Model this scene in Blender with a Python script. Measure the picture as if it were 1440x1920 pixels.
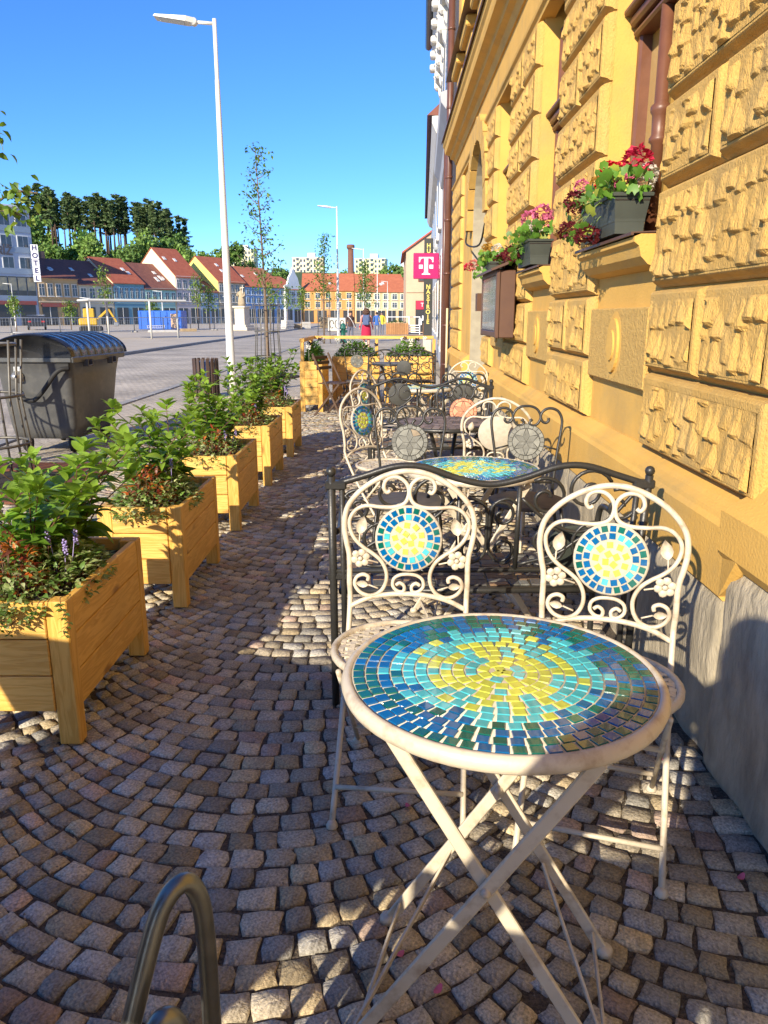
import bpy, math, random
from mathutils import Vector, Matrix, Euler, noise
R = math.radians
PI = math.pi
rnd = random.Random(7)
scene = bpy.context.scene
for o in list(bpy.data.objects):
    bpy.data.objects.remove(o)
C = scene.collection

# ---------------------------------------------------------------- camera, sky, sun, exposure
cam_d = bpy.data.cameras.new('camera')
cam = bpy.data.objects.new('camera', cam_d)
C.objects.link(cam)
cam.location = (0, 0, 1.37)
cam.rotation_euler = (R(90 - 14.335), 0, R(0.578))
cam_d.sensor_fit = 'VERTICAL'
cam_d.sensor_height = 32.0
cam_d.lens = 24.0
cam_d.clip_start = 0.05
cam_d.clip_end = 3000
scene.camera = cam

SUN_EL = R(24.5)
SUN_H = Vector((0.46, 0.888, 0)).normalized()
sun_dir = Vector((SUN_H.x * math.cos(SUN_EL), SUN_H.y * math.cos(SUN_EL), -math.sin(SUN_EL)))
world = bpy.data.worlds.new('World')
scene.world = world
world.use_nodes = True
wn = world.node_tree
sky = wn.nodes.new('ShaderNodeTexSky')
sky.sky_type = 'NISHITA'
sky.sun_disc = False
sky.sun_elevation = SUN_EL
sky.sun_rotation = math.atan2(-SUN_H.x, -SUN_H.y)
sky.altitude = 2000
sky.air_density = 1.0
sky.dust_density = 0.0
sky.ozone_density = 8.0
hsv = wn.nodes.new('ShaderNodeHueSaturation')
hsv.inputs['Saturation'].default_value = 1.08
hsv.inputs['Hue'].default_value = 0.506
wn.links.new(sky.outputs[0], hsv.inputs['Color'])
wn.links.new(hsv.outputs[0], wn.nodes['Background'].inputs[0])
wn.nodes['Background'].inputs[1].default_value = 0.14

sun_l = bpy.data.lights.new('sun', 'SUN')
sun_l.energy = 4.5
sun_l.angle = R(0.53)
sun_l.color = (1.0, 0.88, 0.68)
sun_o = bpy.data.objects.new('sun', sun_l)
C.objects.link(sun_o)
sun_o.rotation_euler = sun_dir.to_track_quat('-Z', 'Y').to_euler()
sun_o.location = (-20, -40, 30)

scene.render.engine = 'CYCLES'
scene.cycles.use_denoising = True
scene.cycles.max_bounces = 6
scene.cycles.transparent_max_bounces = 6
vs = scene.view_settings
vs.view_transform = 'Standard'
vs.look = 'None'
vs.gamma = 1.0
vs.exposure = 0.92
vs.use_curve_mapping = False

# ---------------------------------------------------------------- helpers
def lin(h):
    """sRGB 0-255 triple to linear"""
    r = []
    for x in h:
        x = x / 255.0
        r.append(x / 12.92 if x <= 0.04045 else ((x + 0.055) / 1.055) ** 2.4)
    return tuple(r)

MATS = {}
def mat(name, col, col2=None, nscale=8.0, rough=0.6, metal=0.0, bump=0.0, bscale=60.0, attr=False, stretch=None,
        trans=0.0, objvar=0.0, spec=0.5, dirt=None, dscale=2.0, damt=0.5, coat=0.0, detail=6.0, contrast=(0.3, 0.7)):
    """procedural principled material: two colours mixed by noise (or a colour attribute), bump and optional dirt"""
    if name in MATS:
        return MATS[name]
    m = bpy.data.materials.new(name)
    m.use_nodes = True
    nt = m.node_tree
    b = nt.nodes['Principled BSDF']
    L = nt.links.new
    tc = nt.nodes.new('ShaderNodeTexCoord')
    vec = tc.outputs['Object']
    if stretch:
        mp = nt.nodes.new('ShaderNodeMapping')
        mp.inputs['Scale'].default_value = stretch
        L(vec, mp.inputs[0])
        vec = mp.outputs[0]
    def noise_node(scale, det=detail):
        n = nt.nodes.new('ShaderNodeTexNoise')
        n.inputs['Scale'].default_value = scale
        n.inputs['Detail'].default_value = det
        n.inputs['Roughness'].default_value = 0.6
        L(vec, n.inputs['Vector'])
        return n
    def mix(fac, a, bb, mode='MIX'):
        n = nt.nodes.new('ShaderNodeMix')
        n.data_type = 'RGBA'
        n.blend_type = mode
        for s, i in ((fac, 0), (a, 6), (bb, 7)):
            if isinstance(s, (int, float)):
                n.inputs[i].default_value = s
            elif isinstance(s, tuple):
                n.inputs[i].default_value = s
            else:
                L(s, n.inputs[i])
        return n.outputs[2]
    def ramp(sock, lo, hi):
        n = nt.nodes.new('ShaderNodeMapRange')
        n.inputs[1].default_value = lo
        n.inputs[2].default_value = hi
        L(sock, n.inputs[0])
        return n.outputs[0]
    c4 = tuple(col) + (1,)
    if attr:
        at = nt.nodes.new('ShaderNodeAttribute')
        at.attribute_name = 'Col'
        c = at.outputs['Color']
        n = noise_node(nscale)
        c = mix(1.0, c, mix(ramp(n.outputs[0], *contrast), c4, tuple(col2 or col) + (1,)), 'MULTIPLY')
    elif col2:
        n = noise_node(nscale)
        c = mix(ramp(n.outputs[0], *contrast), c4, tuple(col2) + (1,))
    else:
        c = None
    if dirt:
        n = noise_node(dscale)
        f = nt.nodes.new('ShaderNodeMath')
        f.operation = 'MULTIPLY'
        L(ramp(n.outputs[0], 0.5, 0.75), f.inputs[0])
        f.inputs[1].default_value = damt
        c = mix(f.outputs[0], c if c is not None else c4, tuple(dirt) + (1,))
    if objvar:
        oi = nt.nodes.new('ShaderNodeObjectInfo')
        h = nt.nodes.new('ShaderNodeHueSaturation')
        mr = nt.nodes.new('ShaderNodeMapRange')
        mr.inputs[3].default_value = 1 - objvar
        mr.inputs[4].default_value = 1 + objvar
        L(oi.outputs['Random'], mr.inputs[0])
        L(mr.outputs[0], h.inputs['Value'])
        if c is not None:
            L(c, h.inputs['Color'])
        else:
            h.inputs['Color'].default_value = c4
        c = h.outputs[0]
    if c is not None:
        L(c, b.inputs['Base Color'])
    else:
        b.inputs['Base Color'].default_value = c4
    b.inputs['Roughness'].default_value = rough
    b.inputs['Metallic'].default_value = metal
    b.inputs['Specular IOR Level'].default_value = spec
    b.inputs['Coat Weight'].default_value = coat
    if bump:
        n = noise_node(bscale, 8.0)
        bn = nt.nodes.new('ShaderNodeBump')
        bn.inputs['Strength'].default_value = min(1.0, bump)
        bn.inputs['Distance'].default_value = 0.01 * max(1.0, bump)
        L(n.outputs[0], bn.inputs['Height'])
        L(bn.outputs[0], b.inputs['Normal'])
    if trans:
        tr = nt.nodes.new('ShaderNodeBsdfTranslucent')
        if c is not None:
            L(mix(1.0, c, (1.3, 1.35, 0.7, 1), 'MULTIPLY'), tr.inputs[0])
        else:
            tr.inputs[0].default_value = c4
        ms = nt.nodes.new('ShaderNodeMixShader')
        ms.inputs[0].default_value = trans
        L(b.outputs[0], ms.inputs[1])
        L(tr.outputs[0], ms.inputs[2])
        L(ms.outputs[0], nt.nodes['Material Output'].inputs[0])
    MATS[name] = m
    return m

def wood_mat(name, c1, c2, axis):
    """planed softwood: stretched grain lines, knots; axis = grain direction"""
    m = bpy.data.materials.new(name)
    m.use_nodes = True
    nt = m.node_tree
    L = nt.links.new
    b = nt.nodes['Principled BSDF']
    tc = nt.nodes.new('ShaderNodeTexCoord')
    oi = nt.nodes.new('ShaderNodeObjectInfo')
    ad = nt.nodes.new('ShaderNodeVectorMath')
    ad.operation = 'ADD'
    ml = nt.nodes.new('ShaderNodeVectorMath')
    ml.operation = 'SCALE'
    ml.inputs[3].default_value = 37.0
    cx = nt.nodes.new('ShaderNodeCombineXYZ')
    for i in range(3):
        L(oi.outputs['Random'], cx.inputs[i])
    L(cx.outputs[0], ml.inputs[0])
    L(tc.outputs['Object'], ad.inputs[0])
    L(ml.outputs[0], ad.inputs[1])
    mp = nt.nodes.new('ShaderNodeMapping')
    s = [9.0, 9.0, 9.0]
    s['XYZ'.index(axis)] = 0.9
    mp.inputs['Scale'].default_value = s
    L(ad.outputs[0], mp.inputs[0])
    n1 = nt.nodes.new('ShaderNodeTexNoise')
    n1.inputs['Scale'].default_value = 4.0
    n1.inputs['Detail'].default_value = 5
    n1.inputs['Distortion'].default_value = 0.6
    L(mp.outputs[0], n1.inputs[0])
    w = nt.nodes.new('ShaderNodeMath')
    w.operation = 'MULTIPLY'
    w.inputs[1].default_value = 30
    L(n1.outputs[0], w.inputs[0])
    sn = nt.nodes.new('ShaderNodeMath')
    sn.operation = 'SINE'
    L(w.outputs[0], sn.inputs[0])
    mr = nt.nodes.new('ShaderNodeMapRange')
    mr.inputs[1].default_value = -1
    mr.inputs[2].default_value = 1
    L(sn.outputs[0], mr.inputs[0])
    mx = nt.nodes.new('ShaderNodeMix')
    mx.data_type = 'RGBA'
    mx.inputs[6].default_value = tuple(c1) + (1,)
    mx.inputs[7].default_value = tuple(c2) + (1,)
    L(mr.outputs[0], mx.inputs[0])
    # knots
    vo = nt.nodes.new('ShaderNodeTexVoronoi')
    vo.inputs['Scale'].default_value = 0.75
    mp2 = nt.nodes.new('ShaderNodeMapping')
    s2 = [9.0, 9.0, 9.0]
    s2['XYZ'.index(axis)] = 4.0
    mp2.inputs['Scale'].default_value = s2
    L(ad.outputs[0], mp2.inputs[0])
    L(mp2.outputs[0], vo.inputs[0])
    kr = nt.nodes.new('ShaderNodeMapRange')
    kr.inputs[1].default_value = 0.06
    kr.inputs[2].default_value = 0.16
    kr.inputs[3].default_value = 0.75
    kr.inputs[4].default_value = 0.0
    L(vo.outputs['Distance'], kr.inputs[0])
    mx2 = nt.nodes.new('ShaderNodeMix')
    mx2.data_type = 'RGBA'
    mx2.inputs[7].default_value = (c2[0] * 0.35, c2[1] * 0.25, c2[2] * 0.2, 1)
    L(kr.outputs[0], mx2.inputs[0])
    L(mx.outputs[2], mx2.inputs[6])
    # weather blotches
    n3 = nt.nodes.new('ShaderNodeTexNoise')
    n3.inputs['Scale'].default_value = 3.0
    L(ad.outputs[0], n3.inputs[0])
    hs = nt.nodes.new('ShaderNodeHueSaturation')
    r3 = nt.nodes.new('ShaderNodeMapRange')
    r3.inputs[3].default_value = 0.72
    r3.inputs[4].default_value = 1.22
    L(n3.outputs[0], r3.inputs[0])
    L(r3.outputs[0], hs.inputs['Value'])
    L(mx2.outputs[2], hs.inputs['Color'])
    L(hs.outputs[0], b.inputs['Base Color'])
    b.inputs['Roughness'].default_value = 0.55
    bn = nt.nodes.new('ShaderNodeBump')
    bn.inputs['Strength'].default_value = 0.25
    bn.inputs['Distance'].default_value = 0.003
    L(mr.outputs[0], bn.inputs['Height'])
    L(bn.outputs[0], b.inputs['Normal'])
    MATS[name] = m
    return m

class MB:
    """collects shapes; build() links them as ONE mesh object"""
    def __init__(s):
        s.v = []; s.f = []; s.c = []; s.sm = []
    def add(s, verts, faces, col=None, smooth=False, M=None):
        o = len(s.v)
        s.v.extend([tuple(M @ Vector(p)) for p in verts] if M is not None else [tuple(p) for p in verts])
        for f in faces:
            s.f.append(tuple(i + o for i in f)); s.c.append(col); s.sm.append(smooth)
        return s
    def box(s, c, d, M=None, col=None):
        x, y, z = c; a, b, h = d[0] / 2, d[1] / 2, d[2] / 2
        v = [(x + i * a, y + j * b, z + k * h) for i in (-1, 1) for j in (-1, 1) for k in (-1, 1)]
        return s.add(v, [(0, 1, 3, 2), (4, 6, 7, 5), (0, 4, 5, 1), (2, 3, 7, 6), (0, 2, 6, 4), (1, 5, 7, 3)], col, False, M)
    def cbox(s, c, d, b=0.004, M=None, col=None):
        """chamfered box"""
        h = [q / 2 for q in d]
        idx = {}; v = []
        for i in (-1, 1):
            for j in (-1, 1):
                for k in (-1, 1):
                    for ax in range(3):
                        p = [i * (h[0] - b), j * (h[1] - b), k * (h[2] - b)]
                        p[ax] = (i, j, k)[ax] * h[ax]
                        idx[(i, j, k, ax)] = len(v)
                        v.append((p[0] + c[0], p[1] + c[1], p[2] + c[2]))
        F = []
        for ax in range(3):
            a1, a2 = [q for q in range(3) if q != ax]
            for sgn in (-1, 1):
                def key(p, q):
                    t = [0, 0, 0]; t[ax] = sgn; t[a1] = p; t[a2] = q
                    return idx[(t[0], t[1], t[2], ax)]
                F.append((key(-1, -1), key(1, -1), key(1, 1), key(-1, 1)))
        for ax in range(3):
            a1, a2 = [q for q in range(3) if q != ax]
            for p in (-1, 1):
                for q in (-1, 1):
                    def key(sg, which):
                        t = [0, 0, 0]; t[ax] = sg; t[a1] = p; t[a2] = q
                        return idx[(t[0], t[1], t[2], which)]
                    F.append((key(-1, a1), key(1, a1), key(1, a2), key(-1, a2)))
        for i in (-1, 1):
            for j in (-1, 1):
                for k in (-1, 1):
                    F.append(tuple(idx[(i, j, k, ax)] for ax in range(3)))
        return s.add(v, F, col, False, M)
    def tube(s, pts, r, n=8, closed=False, M=None, col=None, smooth=True, flat=None):
        """tube along a polyline; r may be a list; flat=(a,b) scales the section"""
        pts = [Vector(p) for p in pts]
        m = len(pts)
        rs = r if isinstance(r, (list, tuple)) else [r] * m
        v = []
        up = None
        for i, p in enumerate(pts):
            if closed:
                t = pts[(i + 1) % m] - pts[i - 1]
            else:
                t = pts[min(i + 1, m - 1)] - pts[max(i - 1, 0)]
            if t.length < 1e-9:
                t = Vector((0, 0, 1))
            t.normalize()
            if up is None:
                up = Vector((0, 0, 1)) if abs(t.z) < 0.9 else Vector((1, 0, 0))
            a = t.cross(up)
            if a.length < 1e-4:
                a = t.cross(Vector((0, 1, 0)))
            a.normalize()
            b = a.cross(t).normalized()
            up = b
            for k in range(n):
                an = 2 * PI * (k + 0.5) / n
                v.append(p + a * (math.cos(an) * rs[i] * (flat[0] if flat else 1)) + b * (math.sin(an) * rs[i] * (flat[1] if flat else 1)))
        F = []
        for i in range(m if closed else m - 1):
            j = (i + 1) % m
            for k in range(n):
                l = (k + 1) % n
                F.append((i * n + k, i * n + l, j * n + l, j * n + k))
        if not closed:
            F.append(tuple(range(n))[::-1])
            F.append(tuple((m - 1) * n + k for k in range(n)))
        return s.add(v, F, col, smooth, M)
    def lathe(s, prof, n=24, M=None, col=None, smooth=True, cap=True):
        v = []; F = []
        for (r, z) in prof:
            for k in range(n):
                a = 2 * PI * k / n
                v.append((r * math.cos(a), r * math.sin(a), z))
        for i in range(len(prof) - 1):
            for k in range(n):
                l = (k + 1) % n
                F.append((i * n + k, i * n + l, (i + 1) * n + l, (i + 1) * n + k))
        if cap:
            F.append(tuple(range(n))[::-1]); F.append(tuple((len(prof) - 1) * n + k for k in range(n)))
        return s.add(v, F, col, smooth, M)
    def prism(s, poly, h, M=None, col=None, smooth=False):
        """polygon in xy extruded from z=0 to z=h"""
        n = len(poly)
        v = [(p[0], p[1], 0) for p in poly] + [(p[0], p[1], h) for p in poly]
        F = [tuple(range(n))[::-1], tuple(range(n, 2 * n))] + [(i, (i + 1) % n, n + (i + 1) % n, n + i) for i in range(n)]
        return s.add(v, F, col, smooth, M)
    def ball(s, c, r, nu=10, nv=6, M=None, col=None, sc=(1, 1, 1)):
        v = []; F = []
        for j in range(nv + 1):
            t = PI * j / nv
            for i in range(nu):
                a = 2 * PI * i / nu
                v.append((c[0] + r * sc[0] * math.sin(t) * math.cos(a), c[1] + r * sc[1] * math.sin(t) * math.sin(a), c[2] + r * sc[2] * math.cos(t)))
        for j in range(nv):
            for i in range(nu):
                k = (i + 1) % nu
                F.append((j * nu + i, (j + 1) * nu + i, (j + 1) * nu + k, j * nu + k))
        return s.add(v, F, col, True, M)
    def mesh(s, name='m', material=None):
        me = bpy.data.meshes.new(name)
        me.from_pydata(s.v, [], s.f)
        if any(c is not None for c in s.c):
            at = me.color_attributes.new('Col', 'FLOAT_COLOR', 'CORNER')
            buf = []
            for f, c in zip(s.f, s.c):
                c = c or (1, 1, 1)
                buf.extend((c[0], c[1], c[2], 1.0) * len(f))
            at.data.foreach_set('color', buf)
        me.polygons.foreach_set('use_smooth', s.sm)
        if material is not None:
            me.materials.append(material)
        me.update()
        return me
    def build(s, name, material=None, parent=None, loc=(0, 0, 0), rot=(0, 0, 0)):
        return obj(name, s.mesh(name, material), parent, loc, rot)

def obj(name, me, parent=None, loc=(0, 0, 0), rot=(0, 0, 0)):
    o = bpy.data.objects.new(name, me)
    C.objects.link(o)
    o.location = loc
    o.rotation_euler = rot
    if parent is not None:
        o.parent = parent
    return o
def tag(o, label=None, cat=None, group=None, kind=None):
    if label: o['label'] = label
    if cat: o['category'] = cat
    if group: o['group'] = group
    if kind: o['kind'] = kind
    return o
def thing(name, label, cat, loc=(0, 0, 0), rz=0.0, group=None):
    o = bpy.data.objects.new(name, None)
    C.objects.link(o)
    o.empty_display_size = 0.1
    o.location = loc
    o.rotation_euler = (0, 0, rz)
    return tag(o, label, cat, group)
def copy_tree(o, parent=None):
    c = o.copy()
    C.objects.link(c)
    c.parent = parent
    for ch in list(o.children):
        copy_tree(ch, c)
    return c
def dup(o, label, loc, rz=0.0):
    c = copy_tree(o)
    c['label'] = label
    c.location = loc
    c.rotation_euler = (0, 0, rz)
    return c
def struct(name, mb, m, parent=None):
    o = mb.build(name, m, parent)
    if parent is None: o['kind'] = 'structure'
    return o
def T(x, y, z): return Matrix.Translation((x, y, z))
def RX(a): return Matrix.Rotation(a, 4, 'X')
def RY(a): return Matrix.Rotation(a, 4, 'Y')
def RZ(a): return Matrix.Rotation(a, 4, 'Z')
def SC(x, y, z): return Matrix.Diagonal((x, y, z, 1))
def spline(pts, k=5, closed=False):
    """Catmull-Rom through points"""
    P = [Vector(p) for p in pts]
    n = len(P); out = []
    for i in range(n if closed else n - 1):
        p1, p2 = P[i], P[(i + 1) % n]
        p0 = P[i - 1] if (closed or i > 0) else p1 * 2 - p2
        p3 = P[(i + 2) % n] if (closed or i + 2 < n) else p2 * 2 - p1
        for j in range(k):
            t = j / k
            out.append(0.5 * ((2 * p1) + (p2 - p0) * t + (2 * p0 - 5 * p1 + 4 * p2 - p3) * t * t + (3 * p1 - p0 - 3 * p2 + p3) * t ** 3))
    if not closed: out.append(P[-1])
    return out
def text(name, s, size, m, parent, M, ext=0.004, align='CENTER', space=1.0, bold=0.0):
    cu = bpy.data.curves.new(name, 'FONT')
    cu.body = s
    cu.size = size
    cu.extrude = ext
    cu.align_x = align
    cu.align_y = 'CENTER'
    cu.space_line = space
    cu.offset = bold
    tmp = bpy.data.objects.new(name, cu)
    C.objects.link(tmp)
    me = bpy.data.meshes.new_from_object(tmp.evaluated_get(bpy.context.evaluated_depsgraph_get()))
    bpy.data.objects.remove(tmp)
    me.materials.clear()
    me.materials.append(m)
    o = bpy.data.objects.new(name, me)
    C.objects.link(o)
    o.parent = parent
    o.matrix_local = M
    return o
# ---------------------------------------------------------------- ground, road, pavement
def sett_mat(name, c1, c2, mortar, scale, rot=0.0, bump=0.6):
    m = bpy.data.materials.new(name)
    m.use_nodes = True
    nt = m.node_tree
    L = nt.links.new
    b = nt.nodes['Principled BSDF']
    tc = nt.nodes.new('ShaderNodeTexCoord')
    mp = nt.nodes.new('ShaderNodeMapping')
    mp.inputs['Rotation'].default_value = (0, 0, rot)
    L(tc.outputs['Object'], mp.inputs[0])
    dn = nt.nodes.new('ShaderNodeTexNoise')
    dn.inputs['Scale'].default_value = 1.3
    L(mp.outputs[0], dn.inputs[0])
    ad = nt.nodes.new('ShaderNodeMix')
    ad.data_type = 'VECTOR'
    ad.inputs[0].default_value = 0.06
    L(mp.outputs[0], ad.inputs[4]); L(dn.outputs['Color'], ad.inputs[5])
    br = nt.nodes.new('ShaderNodeTexBrick')
    br.inputs['Scale'].default_value = 1.0
    br.inputs['Brick Width'].default_value = scale * 1.15
    br.inputs['Row Height'].default_value = scale
    br.inputs['Mortar Size'].default_value = scale * 0.09
    br.inputs['Mortar Smooth'].default_value = 0.4
    br.inputs['Color1'].default_value = tuple(c1) + (1,)
    br.inputs['Color2'].default_value = tuple(c2) + (1,)
    br.inputs['Mortar'].default_value = tuple(mortar) + (1,)
    L(ad.outputs[1], br.inputs[0])
    n = nt.nodes.new('ShaderNodeTexNoise')
    n.inputs['Scale'].default_value = 0.55
    n.inputs['Detail'].default_value = 8
    L(mp.outputs[0], n.inputs[0])
    hs = nt.nodes.new('ShaderNodeHueSaturation')
    mr = nt.nodes.new('ShaderNodeMapRange')
    mr.inputs[1].default_value = 0.3; mr.inputs[2].default_value = 0.7
    mr.inputs[3].default_value = 0.72; mr.inputs[4].default_value = 1.25
    L(n.outputs[0], mr.inputs[0]); L(mr.outputs[0], hs.inputs['Value']); L(br.outputs[0], hs.inputs['Color'])
    L(hs.outputs[0], b.inputs['Base Color'])
    b.inputs['Roughness'].default_value = 0.75
    n2 = nt.nodes.new('ShaderNodeTexNoise')
    n2.inputs['Scale'].default_value = 40
    L(mp.outputs[0], n2.inputs[0])
    mm = nt.nodes.new('ShaderNodeMath'); mm.operation = 'MULTIPLY_ADD'
    mm.inputs[1].default_value = -1.0
    L(br.outputs['Fac'], mm.inputs[0]); L(n2.outputs[0], mm.inputs[2])
    bn = nt.nodes.new('ShaderNodeBump')
    bn.inputs['Strength'].default_value = bump
    bn.inputs['Distance'].default_value = 0.012
    L(mm.outputs[0], bn.inputs['Height']); L(bn.outputs[0], b.inputs['Normal'])
    return m

M_dust = mat('dusty_ground', (0.42, 0.36, 0.28), (0.30, 0.26, 0.20), 0.35, 0.9, bump=0.6, bscale=6)
M_square = mat('pale_gravel_paving', (0.50, 0.43, 0.33), (0.39, 0.335, 0.26), 0.6, 0.9, bump=0.5, bscale=14)
M_road = sett_mat('road_setts', (0.50, 0.44, 0.345), (0.37, 0.325, 0.26), (0.31, 0.265, 0.205), 0.12, R(8))
M_walk = sett_mat('pavement_setts', (0.50, 0.44, 0.345), (0.37, 0.325, 0.255), (0.33, 0.28, 0.215), 0.095, R(0))
M_kerb = mat('granite_kerb', (0.34, 0.33, 0.31), (0.24, 0.235, 0.23), 30, 0.8, bump=0.4, bscale=80)
M_joint = mat('joint_grit', (0.15, 0.115, 0.08), (0.045, 0.035, 0.026), 110, 0.95, bump=1.0, bscale=160, contrast=(0.35, 0.62))
M_sett = mat('granite_sett', (1.4, 1.38, 1.34), (0.5, 0.5, 0.5), 150, 0.72, bump=0.9, bscale=85, attr=True, detail=9, contrast=(0.32, 0.68), dirt=(0.06, 0.05, 0.04), dscale=9, damt=0.45, spec=0.35)

def sheet(x0, x1, y0, y1, z, dx=1e9, dy=1e9):
    m = MB()
    nx = max(1, int((x1 - x0) / dx)); ny = max(1, int((y1 - y0) / dy))
    v = [(x0 + (x1 - x0) * i / nx, y0 + (y1 - y0) * j / ny, z) for j in range(ny + 1) for i in range(nx + 1)]
    F = [(j * (nx + 1) + i, j * (nx + 1) + i + 1, (j + 1) * (nx + 1) + i + 1, (j + 1) * (nx + 1) + i) for j in range(ny) for i in range(nx)]
    return m.add(v, F)

struct('ground', sheet(-900, 900, -60, 1500, -0.12), M_dust)
struct('road', sheet(-10.2, -4.4, -30, 140, -0.06), M_road)
sq = struct('town_square', MB().box((-55.2, 55, -0.06), (90, 170, 0.16)), M_square)
kb = MB()
y = -12.0
while y < 120:
    kb.cbox((-10.08, y + 0.49, -0.06), (0.22, 0.98, 0.22), 0.01); y += 1.0
kb.build('kerb_stones', M_kerb, sq)['kind'] = 'stuff'
kb = MB()
y = -12.0
while y < 120:
    kb.cbox((-4.38, y + 0.49, -0.055), (0.16, 0.98, 0.11), 0.008); y += 1.0
walk = struct('sidewalk', MB().box((-1.6, 55, -0.107), (5.4, 170, 0.17)), M_walk)
kb.build('kerb_stones', M_kerb, walk)['kind'] = 'stuff'

# fan-laid granite setts: every stone a small domed block
pave = struct('pavement', sheet(-3.05, 1.03, 0.15, 13.6, -0.0085), M_joint)
def sett_shape(cx, cy, ang, w, h, r):
    """irregular rounded block top: outer ring below, rounded shoulder, slightly domed middle"""
    ca, sa = math.cos(ang), math.sin(ang)
    base = [(-.5, -.5), (0, -.53), (.5, -.5), (.53, 0), (.5, .5), (0, .53), (-.5, .5), (-.53, 0)]
    j = [(b[0] + r.uniform(-.085, .085), b[1] + r.uniform(-.085, .085)) for b in base]
    dz = r.uniform(-.004, .002)
    tx, ty = r.uniform(-.022, .022), r.uniform(-.022, .022)
    def P(u, v_, z):
        lx, ly = u * w, v_ * h
        return (cx + lx * ca - ly * sa, cy + lx * sa + ly * ca, z + dz + lx * tx + ly * ty)
    out = [P(u, v_, -.022) for u, v_ in j] + [P(u * .985, v_ * .985, -.0055) for u, v_ in j] + [P(u * .93, v_ * .93, r.uniform(-.0024, .0010)) for u, v_ in j] + [P(0, 0, 0.0005)]
    F = [(i, (i + 1) % 8, 8 + (i + 1) % 8, 8 + i) for i in range(8)] + [(8 + i, 8 + (i + 1) % 8, 16 + (i + 1) % 8, 16 + i) for i in range(8)] + [(16 + i, 16 + (i + 1) % 8, 24) for i in range(8)]
    return out, F
def sett_col(r):
    t = r.random()
    v = r.uniform(0.25, 0.52)
    if t < 0.50: c = (v * 1.17, v * 1.01, v * 0.76)
    elif t < 0.74: c = (v * 1.06, v * 1.0, v * 0.88)
    elif t < 0.93: c = (v * 1.25, v * 1.0, v * 0.62)
    else: c = (v * 1.15, v * 0.86, v * 0.68)
    return c
sr = random.Random(11)
W_FAN, R_FAN, ROW = 1.4, 0.92, 0.0745
PHM = math.asin(W_FAN / 2 / R_FAN)
stones = []
for col in range(-2, 2):
    xc = -0.40 + col * W_FAN
    k = -8
    while k * ROW < 13.9:
        nst = 17 + (k % 2)
        ph = -PHM + sr.uniform(0, .03)
        off = sr.uniform(-.005, .005)
        while ph < PHM - .02:
            wv = sr.uniform(.062, .100) * (0.86 if abs(ph) > .6 else 1)
            dph = wv / R_FAN
            if ph + dph > PHM + .02: dph = PHM - ph; wv = dph * R_FAN
            if wv < .04: break
            pm = ph + dph / 2
            x = xc + R_FAN * math.sin(pm)
            yy = k * ROW + R_FAN * (1 - math.cos(pm)) + off * math.cos(pm * 3)
            if -3.0 < x < 0.985 and 0.2 < yy < 13.5:
                stones.append((x, yy, pm, wv - sr.uniform(.007, .012), ROW * math.cos(pm) * sr.uniform(.83, .915), sett_col(sr)))
            ph += dph
        k += 1
def stone_px(s):
    d = max(.3, math.hypot(s[0], s[1], 1.37))
    inside = abs(s[0]) < 0.05 + 0.55 * (s[1] * .97 + .33) and s[1] > 0.75
    return (1 / d if inside else 0)
stones.sort(key=stone_px, reverse=True)
rest = MB()
for i, (x, yy, a, w_, h_, c_) in enumerate(stones):
    if i < 300:
        m = MB()
        v, F = sett_shape(0, 0, a, w_, h_, sr)
        m.add(v, F, c_, True)
        m.build('cobblestone', M_sett, pave, (x, yy, 0))
    else:
        v, F = sett_shape(x, yy, a, w_, h_, sr)
        rest.add(v, F, c_, True)
rest.build('cobblestones', M_sett, pave)['kind'] = 'stuff'
# loose grit in the joints
M_grit = mat('grit', (0.30, 0.27, 0.22), (0.12, 0.10, 0.08), 30, 0.9)
g = MB()
for i in range(5000):
    x, yy = sr.uniform(-1.6, .97), 0.7 + 3.4 * sr.random() ** 1.5
    q = sr.uniform(.002, .0065)
    g.add([(x + q, yy, -.008), (x, yy + q, -.0083), (x - q, yy, -.008), (x, yy - q, -.0083), (x, yy, -.008 + q * 1.2)], [(0, 1, 4), (1, 2, 4), (2, 3, 4), (3, 0, 4)])
g.build('grit', M_grit, pave)['kind'] = 'stuff'
# ---------------------------------------------------------------- yellow rusticated house
M_yel = mat('yellow_stucco', (0.67, 0.395, 0.088), (0.57, 0.33, 0.07), 3.0, 0.85, bump=0.35, bscale=90, dirt=(0.40, 0.27, 0.10), dscale=2.2, damt=0.7)
M_rock = mat('yellow_rock_stucco', (0.67, 0.405, 0.105), (0.54, 0.32, 0.078), 9.0, 0.92, bump=1.0, bscale=130, dirt=(0.38, 0.28, 0.13), dscale=4, damt=0.55, stretch=(1, 1, .6))
M_ham = mat('bush_hammered_stucco', (0.64, 0.40, 0.11), (0.53, 0.32, 0.085), 20.0, 0.9, bump=1.6, bscale=75)
M_stone = mat('grey_plinth_stone', (0.50, 0.43, 0.31), (0.26, 0.225, 0.165), 14.0, 0.9, bump=1.2, bscale=45, stretch=(1, 1, 0.35), dirt=(0.17, 0.145, 0.10), dscale=3.0, damt=0.7)
M_jamb = mat('grey_jamb_plaster', (0.40, 0.35, 0.25), (0.30, 0.26, 0.19), 8.0, 0.9, bump=0.5, bscale=60)
M_brown = mat('brown_window_paint', (0.165, 0.065, 0.032), (0.13, 0.05, 0.026), 12, 0.42, bump=0.1, bscale=30)
M_pipe = mat('brown_pipe_paint', (0.13, 0.055, 0.035), (0.10, 0.042, 0.028), 8, 0.35)
M_sheet = mat('brown_sheet_metal', (0.12, 0.06, 0.035), (0.09, 0.045, 0.03), 6, 0.45)
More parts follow.
